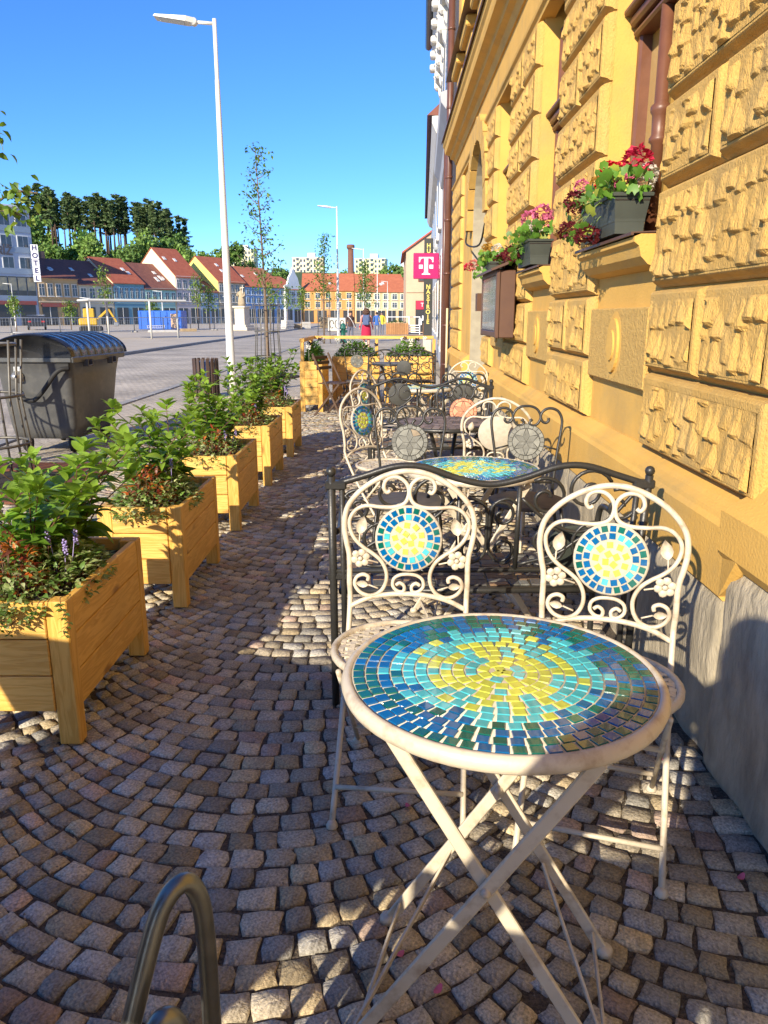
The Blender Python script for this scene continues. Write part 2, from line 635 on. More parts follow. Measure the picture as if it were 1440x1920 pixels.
M_glass = mat('window_glass', (0.46, 0.29, 0.08), (0.36, 0.21, 0.05), 2.5, 0.12, bump=0.15, bscale=6)  # yellow reflection in the panes is put into the base colour
M_dark = mat('dark_interior', (0.02, 0.018, 0.015), None, rough=0.6)

house = thing('yellow_house', 'yellow stucco house with rock faced blocks along the pavement', 'house')
XW = 1.085
def ystrip(mb, prof, y0, y1, col=None):
    """profile [(x,z)...] extruded along Y, closed ends"""
    n = len(prof)
    v = [(p[0], y0, p[1]) for p in prof] + [(p[0], y1, p[1]) for p in prof]
    F = [(i, (i + 1) % n, n + (i + 1) % n, n + i) for i in range(n)] + [tuple(range(n))[::-1], tuple(range(n, 2 * n))]
    return mb.add(v, F, col)
YS, YE = -5.0, 14.2
piers = [(2.12, 3.22), (4.20, 5.25), (6.15, 7.40), (8.40, 9.10)]
bays = [(3.22, 4.20), (5.25, 6.15), (7.40, 8.40)]
w = MB()
w.box((1.60, (YS + 1.0) / 2 - 0.0, 2.2), (0.9, 1.0 - YS, 4.4))
w.box((1.58, (1.0 + 2.12) / 2, 2.2), (0.96, 1.12, 4.4))
for a, b in piers: w.box((XW + .4, (a + b) / 2, 1.75), (.8, b - a, 3.5))
for a, b in bays:
    w.box((XW + .4, (a + b) / 2, .81), (.8, b - a, 1.62))
    w.box((XW + .62, (a + b) / 2, 2.5), (.3, b - a, 1.7))
w.box((XW + .4, (11.0 + YE) / 2, 1.75), (.8, YE - 11.0, 3.5))
w.box((XW + .405, (2.121 + YE) / 2, 3.85), (.8, YE - 2.121, .7))
# arched portal between 9.1 and 11.0
yc, ra, zs = 10.05, 0.95, 2.47
v = []; F = []
N = 20
for i in range(N + 1):
    a = PI * i / N
    yy, zz = yc - ra * math.cos(a), zs + ra * math.sin(a)
    v += [(XW, yy, zz), (XW, yy, 3.5), (XW + .38, yy, zz)]
for i in range(N):
    q = 3 * i
    F += [(q, q + 3, q + 4, q + 1), (q, q + 2, q + 5, q + 3)]
w.add(v, F)
w.build('wall', M_yel, house)
jm = MB()
jm.box((XW + .19, 10.985, 1.235), (.37, .03, 2.47)); jm.box((XW + .19, 9.115, 1.235), (.37, .03, 2.47))
for i in range(N):
    a0, a1 = PI * i / N, PI * (i + 1) / N
    q = []
    for a in (a0, a1):
        for r_ in (.95, .92):
            for xx in (XW + .002, XW + .38): q.append((xx, yc - r_ * math.cos(a), zs + r_ * math.sin(a)))
    jm.add(q, [(2, 3, 7, 6), (0, 2, 6, 4), (1, 3, 7, 5)])
jm.build('portal_jamb', M_jamb, house)
d = MB()
d.box((XW + .45, yc, 1.25), (.08, 1.9, 2.5)); 
for k in range(2):
    for z in (.6, 1.5): d.cbox((XW + .40, yc - .47 + .94 * k, z), (.05, .7, .75), .015)
d.lathe([(.92, 0), (.92, .06)], 40, T(XW + .48, yc, zs) @ RY(-PI / 2))
d.build('portal_door', mat('dark_door_wood', (0.09, 0.075, 0.06), (0.06, 0.05, 0.04), 8, 0.5), house)
# voussoirs of the arch, scalloped
for i in range(11):
    a = PI * (i + .5) / 11
    m = MB(); h = PI / 11 * .46
    pts = [(rr * -math.cos(a + s * h), rr * math.sin(a + s * h)) for rr, s in ((.93, -1), (1.16, -1), (1.2, 0), (1.16, 1), (.93, 1))]
    m.prism(pts, .09, T(XW + .005, yc, zs) @ Matrix(((0, 0, -1, 0), (1, 0, 0, 0), (0, 1, 0, 0), (0, 0, 0, 1))))
    m.build('voussoir', M_rock, house)
w2 = MB().box((1.55, 8.0, 6.5), (.7, 12.4, 4.2)); w2.box((1.5, 13.5, 5.6), (.9, .5, 2.6))
w2.build('upper_wall', M_yel, house)

# moulding and plinth
st = MB()
ystrip(st, [(1.15, .835), (1.075, .835), (1.045, .815), (1.03, .80), (1.005, .785), (1.0, .77), (.985, .755), (.985, .55), (1.0, .535), (1.15, .535)], 2.19, 9.05)
ystrip(st, [(1.15, .835), (1.075, .835), (1.045, .815), (1.03, .80), (1.005, .785), (1.0, .77), (.985, .755), (.985, .55), (1.0, .535), (1.15, .535)], 11.05, YE)
ystrip(st, [(1.15, .90), (1.06, .90), (1.035, .86), (.965, .82), (.965, .70), (.99, .665), (1.15, .665)], YS, 2.188)
st.add([(.985, 2.19, .55), (.985, 2.19, .74), (.965, 2.06, .70), (.99, 2.06, .667), (1.05, 2.19, .55)], [(0, 1, 2, 3), (0, 3, 4)])
st.build('plinth_moulding', M_yel, house)
sr2 = random.Random(3)
def rough_slab(y0, y1, z0, z1, xf, res, amp, sc, seed, edge=.012):
    """stone face turned to -X with real unevenness"""
    ny = max(2, int((y1 - y0) / res)); nz = max(2, int((z1 - z0) / res))
    v = []
    for j in range(nz + 1):
        for i in range(ny + 1):
            yy, zz = y0 + (y1 - y0) * i / ny, z0 + (z1 - z0) * j / nz
            e = min(i, ny - i, 1) * min(j, nz - j, 1)
            nn = noise.noise((yy * sc + seed, zz * sc * .6, seed * 3.1)) + .5 * noise.noise((yy * sc * 3 + seed, zz * sc * 2, seed))
            v.append((xf - amp * nn - (edge if e else 0), yy, zz))
    F = [(j * (ny + 1) + i, j * (ny + 1) + i + 1, (j + 1) * (ny + 1) + i + 1, (j + 1) * (ny + 1) + i) for j in range(nz) for i in range(ny)]
    b0 = len(v)
    v += [(xf + .25, y0, z0), (xf + .25, y1, z0), (xf + .25, y1, z1), (xf + .25, y0, z1)]
    F += [tuple(range(0, ny + 1)) + (b0 + 1, b0), tuple(range(nz * (ny + 1), (nz + 1) * (ny + 1))) + (b0 + 2, b0 + 3),
          tuple(j * (ny + 1) for j in range(nz + 1)) + (b0 + 3, b0), tuple(j * (ny + 1) + ny for j in range(nz + 1)) + (b0 + 2, b0 + 1)]
    return MB().add(v, F, None, True)
yy = YS
ends = [YS, -3.6, -2.3, -.9, .6, 2.19, 3.15, 4.3, 5.2, 6.3, 7.5, 8.3, 9.05]
for i in range(len(ends) - 1):
    near = ends[i] >= 2
    rough_slab(ends[i] + .004, ends[i + 1] - .004, -.02, .66 if not near else .533, 1.012 if near else 1.0, .035 if i < 8 else .1, .014, 5.0, i * 1.7).build('plinth_stone', M_stone, house)
for a, b in ((11.05, 12.6), (12.6, YE)):
    rough_slab(a + .004, b - .004, -.02, .533, 1.012, .15, .012, 4, a).build('plinth_stone', M_stone, house)

# rock-faced blocks: chamfered frame with a field of chiselled wedges
def rock_field(y0, y1, z0, z1, xf, res, seed):
    r = random.Random(seed)
    cw, ch = .072, .100
    pk = []
    nr = max(2, int(round((z1 - z0) / ch)))
    for j in range(nr + 1):
        zc_ = z0 + (z1 - z0) * (j + .18) / nr
        t = y0 + (.5 * cw if j % 2 else 0) + r.uniform(-.03, .01)
        while t < y1 + .05:
            a_ = r.uniform(.011, .029)
            pk.append((t, zc_ + r.uniform(-.028, .028), a_, a_ / r.uniform(.04, .075), a_ / r.uniform(.085, .16), r.uniform(-.3, .3)))
            t += cw * r.uniform(.7, 1.25)
    ny = max(3, int((y1 - y0) / res)); nz = max(3, int((z1 - z0) / res))
    v = []
    for j in range(nz + 1):
        zz = z0 + (z1 - z0) * j / nz
        for i in range(ny + 1):
            yy = y0 + (y1 - y0) * i / ny
            h = .002
            yq, zq = yy, zz
            wy, wz = noise.noise((yq * 9 + seed, zq * 9, 5.1)), noise.noise((yq * 9, zq * 9 + seed, 1.7))
            yy += .02 * wy; zz += .018 * wz
            for (py, pz, a, ku, kv, sk) in pk:
                dv = zz - pz
                if abs(yy - py) > .11 or dv > .2 or dv < -.05: continue
                du = abs(yy - py - sk * dv)
                q = a - ku * max(0, du - .008) - (kv * dv if dv > 0 else -1.5 * dv)
                if q > h: h = q
            yy, zz = yq, zq
            nn = noise.noise((yy * 38 + seed, zz * 38, seed * .7))
            h += .0028 * nn * (1 if h > .004 else .2)
            bd = min(yy - y0, y1 - yy, z1 - zz, (zz - z0) * 1.6)
            h = max(0, min(h, .004 + bd * 1.3))
            v.append((xf - h, yy, zz))
    F = [(j * (ny + 1) + i, j * (ny + 1) + i + 1, (j + 1) * (ny + 1) + i + 1, (j + 1) * (ny + 1) + i) for j in range(nz) for i in range(ny)]
    return v, F
def rock_block(y0, y1, z0, z1, res, seed):
    m = MB()
    # moulded frame: flat rim, roll moulding, heavier sloping underside
    secs = ((XW + .02, 0, 0, 0), (1.072, 0, 0, 0), (1.060, .004, .004, .010), (1.048, .010, .006, .015), (1.042, .018, .010, .018), (1.034, .024, .014, .022), (1.030, .032, .020, .026), (1.030, .050, .042, .034))
    for (xa, sa, ta, ba), (xb, sb, tb, bb) in zip(secs[:-1], secs[1:]):
        a = [(xa, y0 + sa, z0 + ba), (xa, y1 - sa, z0 + ba), (xa, y1 - sa, z1 - ta), (xa, y0 + sa, z1 - ta)]
        b = [(xb, y0 + sb, z0 + bb), (xb, y1 - sb, z0 + bb), (xb, y1 - sb, z1 - tb), (xb, y0 + sb, z1 - tb)]
        m.add(a + b, [(i, (i + 1) % 4, 4 + (i + 1) % 4, 4 + i) for i in range(4)])
    v, F = rock_field(y0 + .050, y1 - .050, z0 + .034, z1 - .042, 1.030, res, seed)
    m.add(v, F, None, False)
    return m.build('rusticated_block', M_rock, house)
rows = [(.838, 1.145), (1.152, 1.47), (1.478, 1.842), (1.85, 2.147), (2.155, 2.487), (2.495, 2.797), (2.805, 3.105), (3.113, 3.40)]
sd = 1
for pi_, (a, b) in enumerate(piers + [(12.3, 14.0)]):
    res = (.0085, .0125, .018, .03, .05)[pi_]
    for ri, (z0, z1) in enumerate(rows):
        if pi_ == 0 and ri > 5: continue
        sd += 1
        if ri % 2 == 0 or pi_ >= 3:
            rock_block(a + .004, b - .004, z0, z1, res, sd)
        else:
            mid = a + (b - a) * .5
            rock_block(a + .004, mid - .004, z0, z1, res, sd)
            rock_block(mid + .004, b - .004, z0, z1, res, sd + 100)
# aprons with oval medallion, sills, windows
for bi, (a, b) in enumerate(bays):
    m = MB()
    m.cbox((XW - .015, (a + b) / 2, 1.235), (.05, b - a - .05, .34), .006)
    ap = m.build('apron_panel', M_ham, house)
    m = MB()
    for rr, hh, rz_ in ((.155, .016, .125), (.125, .028, .095), (.07, .036, .06)):
        n = 28
        pts = [(rr * .72 * math.cos(2 * PI * k / n), rr * math.sin(2 * PI * k / n)) for k in range(n)]
        m.prism(pts, hh, T(XW - .025, (a + b) / 2, 1.235) @ Matrix(((0, 0, -1, 0), (1, 0, 0, 0), (0, 1, 0, 0), (0, 0, 0, 1))), None, False)
    m.build('oval_medallion', M_yel, house)
    m = MB()
    ystrip(m, [(1.4, 1.69), (.985, 1.685), (.96, 1.675), (.96, 1.655), (.98, 1.64), (.99, 1.60), (1.02, 1.57), (1.07, 1.555), (1.4, 1.55)], a + .004, b - .004)
    sl = m.build('window_sill', M_yel, house)
    m = MB(); ystrip(m, [(1.25, 1.706), (.945, 1.692), (.945, 1.68), (.956, 1.68), (.956, 1.688), (1.25, 1.694)], a + .006, b - .006)
    m.build('sill_flashing', M_sheet, sl)
    mid = (a + b) / 2
    XF = 1.235
    m = MB()
    for yy_ in (a + .045, b - .045): m.cbox((XF, yy_ + (-.018 if yy_ < mid else .018), 2.52), (.09, .052, 1.66), .012)
    m.cbox((XF, mid, 3.30), (.09, b - a - .18, .09), .01)
    wf = m.build('window_frame', M_brown, house)
    m = MB(); m.cbox((XF - .03, mid, 2.74), (.12, b - a - .02, .05), .012); m.cbox((XF - .055, mid, 2.78), (.13, b - a - .01, .03), .008); m.cbox((XF - .02, mid, 2.69), (.1, b - a - .02, .03), .01)
    m.build('transom', M_brown, wf)
    m = MB(); m.lathe([(.026, 1.70), (.026, 2.12), (.036, 2.13), (.036, 2.145), (.028, 2.16), (.03, 2.24), (.038, 2.255), (.038, 2.275), (.026, 2.29), (.026, 3.26)], 16, T(XF - .035, mid + .075, 0) @ SC(1.2, 1.2, 1))
    m.build('mullion', M_brown, wf)
    for s_ in (0, 1):
        y0, y1 = (a + .05, mid - .02) if s_ == 0 else (mid + .02, b - .05)
        m = MB().box((XF + .02, (y0 + y1) / 2, 2.2), (.012, y1 - y0, .95)); m.box((XF + .02, (y0 + y1) / 2, 3.03), (.012, y1 - y0, .45))
        m.build('window_pane', M_glass, wf)
# lintel string, frieze and cornice
m = MB()
ystrip(m, [(1.15, 3.415), (1.05, 3.415), (1.045, 3.44), (1.025, 3.455), (1.02, 3.475), (1.05, 3.49), (1.15, 3.50)], 2.2, YE)
m.build('string_course', M_yel, house)
m = MB()
ystrip(m, [(1.2, 3.86), (1.07, 3.86), (1.055, 3.90), (1.04, 3.93), (.985, 3.95), (.98, 3.99), (.965, 4.0), (.90, 4.02), (.89, 4.06), (.885, 4.10), (.86, 4.13), (.855, 4.20), (1.2, 4.32)], YS, YE - .02)
cn = m.build('cornice', M_yel, house)
m = MB(); ystrip(m, [(1.2, 4.345), (.845, 4.222), (.825, 4.205), (.825, 4.185), (.835, 4.185), (.84, 4.20), (1.2, 4.328)], YS, YE)
m.build('cornice_flashing', M_sheet, cn)
m = MB()
y0 = 8.1
while y0 < 14:
    m.cbox((1.09, y0 + .5, 5.05), (.30, 1.0, .14), .02); m.cbox((1.12, y0 + .5, 4.75), (.2, .8, .45), .02); y0 += 1.5
m.build('upper_sills', M_yel, house)
m = MB(); ystrip(m, [(1.3, 5.17), (.9, 5.13), (.88, 5.11), (1.3, 5.15)], 8.0, YE - .1)
m.build('sill_flashing', M_sheet, house)
# downpipe at the far corner
m = MB()
m.tube([(.985, 14.4, 0), (.985, 14.4, 8)], .06, 12)
for z in (.5, 1.2, 2.1, 3.0, 3.7, 4.8, 6.0): m.tube([(.985, 14.4, z - .02), (.985, 14.4, z + .02)], .069, 12)
dp = m.build('downpipe', M_pipe, house)
m = MB(); m.tube([(.98, 14.1, .02), (.98, 14.1, 1.5)], .02, 8); m.build('cable_conduit', mat('cream_conduit', (.6, .5, .3)), house)
m = MB(); m.tube(spline([(1.05, 11.2, 3.0), (1.02, 11.1, 2.5), (1.0, 10.9, 2.3), (1.05, 9.8, 2.2), (1.05, 9.2, 2.4)]), .012, 6); m.build('hanging_cable', M_dark, house)
# wall lamp box by the portal
m = MB(); m.prism([(-.10, -.09), (.10, -.09), (.07, .10), (-.07, .10)], .16, T(.94, 8.9, 1.52) @ Matrix(((0, 0, 1, 0), (1, 0, 0, 0), (0, -1, 0, 0), (0, 0, 0, 1))))
tag(m.build('wall_lamp', M_sheet), 'small brown wedge shaped wall lamp beside the arched portal', 'wall lamp')
# menu display case
mc = thing('menu_case', 'brown metal menu display case with glass door on yellow wall', 'display case', (1.0, 7.08, 1.2))
m = MB(); m.cbox((-.06, -.03, .26), (.14, 1.02, .54), .008); m.cbox((-.135, .49, .26), (.03, .03, .54), .004); m.cbox((-.135, -.53, .26), (.03, .05, .54), .004)
m.cbox((-.135, -.02, .525), (.03, .97, .06), .004); m.cbox((-.135, -.02, .02), (.03, .97, .045), .004)
m.build('case_body', M_sheet, mc)
m = MB(); m.add([(-.2, -.6, .52), (-.2, .56, .52), (.06, .56, .62), (.06, -.6, .62), (-.2, -.6, .54), (-.2, .56, .54), (.06, .56, .645), (.06, -.6, .645)], [(0, 1, 2, 3), (4, 5, 6, 7), (0, 1, 5, 4), (2, 3, 7, 6), (0, 3, 7, 4), (1, 2, 6, 5)])
m.build('case_roof', M_sheet, mc)
mg = mat('case_paper', (.55, .55, .48), (.42, .40, .34), 9, .3)
m = MB()
for k in range(4):
    m.box((-.1375, -.37 + k * .235, .27), (.003, .2, .38))
m.build('menu_sheet', mg, mc)
m = MB().box((-.142, -.02, .27), (.003, .97, .44))
gm = bpy.data.materials.new('case_glass'); gm.use_nodes = True
gb = gm.node_tree.nodes['Principled BSDF']; gb.inputs['Base Color'].default_value = (.9, .95, .92, 1); gb.inputs['Roughness'].default_value = .04; gb.inputs['Transmission Weight'].default_value = .9; gb.inputs['IOR'].default_value = 1.1
m.build('case_glass_pane', gm, mc)
# ---------------------------------------------------------------- bistro furniture
M_cream = mat('cream_enamel', (0.60, 0.53, 0.41), (0.51, 0.44, 0.33), 7, 0.42, dirt=(0.24, 0.15, 0.08), dscale=22, damt=0.7, bump=0.12, bscale=70)
M_grout = mat('cream_grout', (0.52, 0.46, 0.36), (0.40, 0.35, 0.27), 40, 0.8, bump=0.2, bscale=200)
M_iron = mat('dark_iron_paint', (0.020, 0.020, 0.019), (0.034, 0.032, 0.028), 14, 0.38, bump=0.12, bscale=90)
M_slate = mat('slate_mosaic', (1.15, 1.15, 1.15), (0.75, 0.75, 0.75), 25, 0.6, bump=0.4, bscale=60, attr=True)
M_tilejoin = mat('glazed_mosaic', (1.1, 1.1, 1.1), (0.85, 0.85, 0.85), 30, 0.12, attr=True, coat=0.3)
TC = {'blue': lin((0, 94, 150)), 'green': lin((8, 96, 84)), 'turq': lin((76, 182, 190)), 'lime': lin((194, 202, 82))}
M_tile = {k: mat('glazed_tile_' + k, c, tuple(q * .8 for q in c), 45, 0.1, objvar=0.16, coat=1.0, bump=0.06, bscale=40) for k, c in TC.items()}

def bar(mb, p, q, w_, t_, nrm=(0, 1, 0), col=None):
    """flat bar from p to q; t_ thickness along nrm"""
    p, q = Vector(p), Vector(q)
    d = q - p; L_ = d.length; d.normalize()
    n = Vector(nrm); n = (n - d * n.dot(d)).normalized(); s_ = d.cross(n)
    M = Matrix(((s_.x, n.x, d.x, 0), (s_.y, n.y, d.y, 0), (s_.z, n.z, d.z, 0), (0, 0, 0, 1)))
    M.translation = (p + q) / 2
    return mb.cbox((0, 0, 0), (w_, t_, L_), min(w_, t_) * .25, M, col)
def tile_mesh(a, b, h, mt, taper=.86):
    v = [(-a / 2, -b / 2, 0), (a / 2, -b / 2, 0), (a / 2, b / 2, 0), (-a / 2, b / 2, 0)]
    v += [(x * taper, y * taper, h) for x, y, _ in v]
    return v, [(4, 5, 6, 7), (0, 1, 5, 4), (1, 2, 6, 5), (2, 3, 7, 6), (3, 0, 4, 7)]

# --- white folding chair with mosaic back
KU, KZ = .00045, .00042
def bk(x, y):
    z = .505 + (1080 - y) * KZ
    return ((x - 575) * KU, .165 + (z - .45) * .12, z)
SCROLL = [(448, 232), (425, 248), (404, 215), (415, 165), (455, 138), (510, 142), (558, 185), (572, 250), (548, 318), (480, 350), (380, 352), (285, 345), (215, 378), (176, 445), (180, 520), (212, 590), (270, 648), (335, 692), (392, 745), (426, 822), (424, 900), (388, 968), (322, 1000), (252, 980), (212, 922), (225, 868), (268, 846), (304, 862), (300, 892)]
HEART = [(494, 918), (520, 900), (550, 924), (544, 962), (506, 962), (472, 925), (478, 872), (520, 842), (575, 836), (630, 842), (672, 872), (678, 925), (644, 962), (606, 962), (600, 924), (630, 900), (656, 918)]
OUT_L = [(180, 1085), (176, 900), (175, 720), (152, 600), (138, 480), (163, 350), (252, 232), (368, 150), (478, 105), (575, 92)]
def white_chair(label, loc, rz, near):
    t = thing('mosaic_chair', label, 'chair', loc, rz, 'cream folding chairs with mosaic backs')
    n = 10 if near else 6
    kk = 5 if near else 3
    m = MB()
    out = [bk(x, y) for x, y in OUT_L] + [bk(1150 - x, y) for x, y in OUT_L[-2::-1]]
    ext = [(-.176, .11, .32)] 
    pts = [(-.18, -.21, .008), (-.178, .02, .27)] + out + [(.178, .02, .27), (.18, -.21, .008)]
    m.tube(spline(pts, kk), .0085, n)
    for s in (-1, 1): m.lathe([(.016, 0), (.017, .004), (.013, .014), (.009, .02)], 10, T(.18 * s, -.21, 0))
    m.tube(spline([bk(180, 1085), bk(300, 1022), bk(440, 988), bk(575, 980), bk(710, 988), bk(850, 1022), bk(970, 1085)], kk), .0078, n)
    m.build('back_frame', M_cream, t)
    m = MB()
    for s in (0, 1):
        m.tube(spline([bk(x if s == 0 else 1150 - x, y) for x, y in SCROLL], 4 if near else 2), .0062, max(5, n - 2))
    m.tube(spline([bk(x, y) for x, y in HEART], 3 if near else 2), .0055, max(5, n - 2))
    m.build('scrollwork', M_cream, t)
    # leaves and flowers
    for s in (-1, 1):
        for (x, y, L_, an, sx, sy) in ((258, 485, 132, 12, 240, 640), (262, 915, 88, -82, 372, 946)):
            m = MB(); cx, cy = x - 575, y
            prof = [(0, -.5), (.2, -.32), (.29, -.1), (.25, .15), (.12, .36), (0, .52), (-.12, .36), (-.25, .15), (-.29, -.1), (-.2, -.32)]
            a = R(an); vv = []
            for (px, py) in prof:
                qx = px * L_ * math.cos(a) + py * L_ * math.sin(a); qy = -px * L_ * math.sin(a) + py * L_ * math.cos(a)
                vv.append(Vector(bk(575 + s * -(-cx - qx), cy - qy)))
            c0 = Vector(bk(575 + s * cx, cy)); k = len(vv)
            fr = [p + Vector((0, -.0035, 0)) for p in vv] + [p + Vector((0, .0035, 0)) for p in vv] + [c0 + Vector((0, -.008, 0)), c0 + Vector((0, .008, 0))]
            F = [(i, (i + 1) % k, 2 * k) for i in range(k)] + [(k + i, k + (i + 1) % k, 2 * k + 1) for i in range(k)] + [(i, (i + 1) % k, k + (i + 1) % k, k + i) for i in range(k)]
            m.add(fr, F, None, True)
            base = [(cx - math.sin(a) * L_ * .5), cy + math.cos(a) * L_ * .5]
            m.tube([bk(575 + s * base[0], base[1]), bk(575 + s * (sx - 575 + base[0]) * .5 + 0, (base[1] + sy) / 2), bk(575 + s * (sx - 575), sy)], .0028, 5)
            m.build('leaf_ornament', M_cream, t)
    for s in (-1, 1):
        m = MB()
        fx, fy = 575 + s * -325, 725
        c0 = Vector(bk(fx, fy))
        D = T(*c0) @ RX(PI / 2)
        for i in range(6):
            a = 2 * PI * i / 6 + .3
            m.ball((.0185 * math.cos(a), .0185 * math.sin(a), .003), .0125, 8, 5, D, None, (1, 1, .42))
        m.ball((0, 0, .008), .008, 8, 5, D, None, (1, 1, .6))
        m.tube([c0, bk(575 + s * -205, 757)], .003, 5)
        m.build('flower_ornament', M_cream, t)
    # disc
    D = T(*bk(575, 575)) @ RX(PI / 2 - .12)
    m = MB().lathe([(.098, -.007), (.101, -.003), (.101, .004), (.097, .0065), (.0, .0065)] if 0 else [(.096, -.008), (.102, -.004), (.102, .004), (.097, .007)], 36, D)
    disc = m.build('mosaic_disc', M_grout if near else M_grout, t)
    r = random.Random(int(abs(loc[0] * 1000 + loc[1] * 77)))
    tl = []
    for i in range(24): tl.append((.0865, 2 * PI * i / 24, ('blue', 'green')[i % 2] if r.random() < .8 else 'blue', 0))
    for i in range(17): tl.append((.0655, 2 * PI * i / 17 + .1, 'turq' if r.random() < .45 else 'blue', 0))
    for i in range(9): tl.append((.041, 2 * PI * i / 9 + .3, 'lime', r.uniform(-.4, .4)))
    for i in range(4): tl.append((.016, 2 * PI * i / 4 + .5, 'lime', r.uniform(-.5, .5)))
    j = MB()
    for (rr, a, c_, tw) in tl:
        M = D @ RZ(a) @ T(rr, 0, .0068) @ RZ(tw)
        v, F = tile_mesh(.0178, .0182 * r.uniform(.92, 1.05), .0032, None, .9)
        if near:
            o = MB().add(v, F).build('tile', M_tile[c_], disc)
            o.matrix_local = M
        else:
            j.add(v, F, TC[c_], False, M)
    if not near: j.build('mosaic_tiles', M_tilejoin, disc)
    # seat
    m = MB()
    ring = [(.195 * math.cos(2 * PI * i / 32), -.02 + .195 * math.sin(2 * PI * i / 32), .452) for i in range(32)]
    m.tube(ring, .011, 8, True)
    st_ = m.build('seat', M_cream, t)
    m = MB()
    for i in range(-6, 7):
        q = i * .029
        h = math.sqrt(max(0, .19 ** 2 - q * q))
        if h < .03: continue
        ns = 14 if near else 4
        for ax in (0, 1):
            pts = []
            for k in range(ns + 1):
                tt = -h + 2 * h * k / ns
                zz = .453 + .0022 * math.sin(tt / .029 * PI + (PI if (i + ax) % 2 else 0))
                pts.append((tt, q - .02, zz) if ax == 0 else (q, tt - .02, zz))
            m.tube(pts, .0105, 4, False, None, None, False, (1, .14))
    m.build('seat_lattice', M_cream, st_)
    # crossing legs
    for s in (-1, 1):
        m = MB(); m.tube([(.165 * s, -.15, .44), (.165 * s, .03, .24), (.165 * s, .235, .008)], .0075, n)
        m.lathe([(.016, 0), (.017, .004), (.013, .014), (.008, .02)], 10, T(.165 * s, .235, 0))
        m.build('rear_leg', M_cream, t)
    for a_, b_ in (((-.178, -.15, .085), (.178, -.15, .085)), ((-.165, .15, .105), (.165, .15, .105)), ((-.165, .0, .27), (.165, .0, .27))):
        MB().tube([a_, b_], .007, n).build('stretcher', M_cream, t)
    return t

# --- round mosaic folding table
def mosaic_tiles(near_n, radius, rad_step, tw, r, base_m, parent, z):
    tl = []
    rr = .0105; ring = 0
    while rr < radius - .006:
        n = max(3, int(round(2 * PI * rr / tw)))
        o = r.uniform(0, 6)
        for i in range(n):
            q = rr / radius + r.uniform(-.07, .07)
            u = r.random()
            if q < .46: c_ = 'lime' if u < .64 else 'turq'
            elif q < .60: c_ = 'lime' if u < .30 else 'turq'
            elif q < .70: c_ = 'turq' if u < .72 else 'blue'
            elif q < .82: c_ = 'blue' if u < .72 else ('green' if u < .9 else 'turq')
            else: c_ = 'green' if u < .56 else 'blue'
            tl.append((rr, o + 2 * PI * i / n, c_, n, r.uniform(-.05, .05)))
        rr += rad_step; ring += 1
    return tl
def mosaic_table(label, loc, rz, near, rad=.30):
    t = thing('mosaic_table', label, 'table', loc, rz, 'round mosaic tables on folding cream legs')
    r = random.Random(int(loc[1] * 100))
    m = MB().lathe([(rad - .03, .678), (rad - .006, .678), (rad, .683), (rad + .003, .693), (rad, .703), (rad - .006, .709), (rad - .013, .71), (rad - .017, .7065)], 64, None, None, True, False)
    m.lathe([(rad - .02, .679), (rad - .016, .7062)], 64)
    m.build('table_rim', M_cream, t)
    tl = mosaic_tiles(0, rad - .018, .0240, .0275, r, None, t, 0)
    # those nearest the camera are single tiles
    def d(q): p = Vector(loc) + Vector((math.cos(q[1] + rz) * q[0], math.sin(q[1] + rz) * q[0], 0)); return p.y
    tl.sort(key=d)
    j = MB()
    for i, (rr, a, c_, n, tw_) in enumerate(tl):
        wa = 2 * PI * rr / n
        v, F = tile_mesh(.0212, min(.027, wa * .87) * r.uniform(.92, 1.0), .0028, None, .9)
        M = RZ(a) @ T(rr, 0, .7058) @ RZ(tw_)
        if near and i < 300:
            o = MB().add(v, F).build('tile', M_tile[c_], t)
            o.matrix_local = M
        else:
            f_ = r.uniform(.85, 1.15); j.add(v, F, tuple(q * f_ for q in TC[c_]), False, M)
    j.build('mosaic_tiles', M_tilejoin, t)['kind'] = 'stuff'
    for fy in (-.205, .105):
        for s in (-1, 1):
            m = MB()
            oy = .006 * s
            bar(m, (-.178 * s, fy + oy, .668), (.245 * s, fy + oy, .0), .026, .010)
            m.lathe([(.018, 0), (.018, .012), (.012, .02)], 10, T(.245 * s, fy + oy, 0))
            m.build('leg', M_cream, t)
        m = MB().lathe([(.009, -.014), (.009, .014)], 10, T(0, fy, .387) @ RX(PI / 2)); m.ball((0, fy - .014, .387), .009, 8, 4); m.build('pivot_bolt', M_cream, t)
    for s in (-1, 1):
        m = MB()
        bar(m, (.215 * s, .10, .055), (.235 * s, -.19, .03), .016, .006, (1, 0, 0)); bar(m, (.1 * s, .10, .215), (.245 * s, -.20, .02), .02, .006, (1, 0, 0))
        m.build('brace', M_cream, t)
        MB().tube([(-.175 * s, -.21, .668), (-.175 * s, .11, .668)], .007, 6).build('top_bar', M_cream, t)
    return t

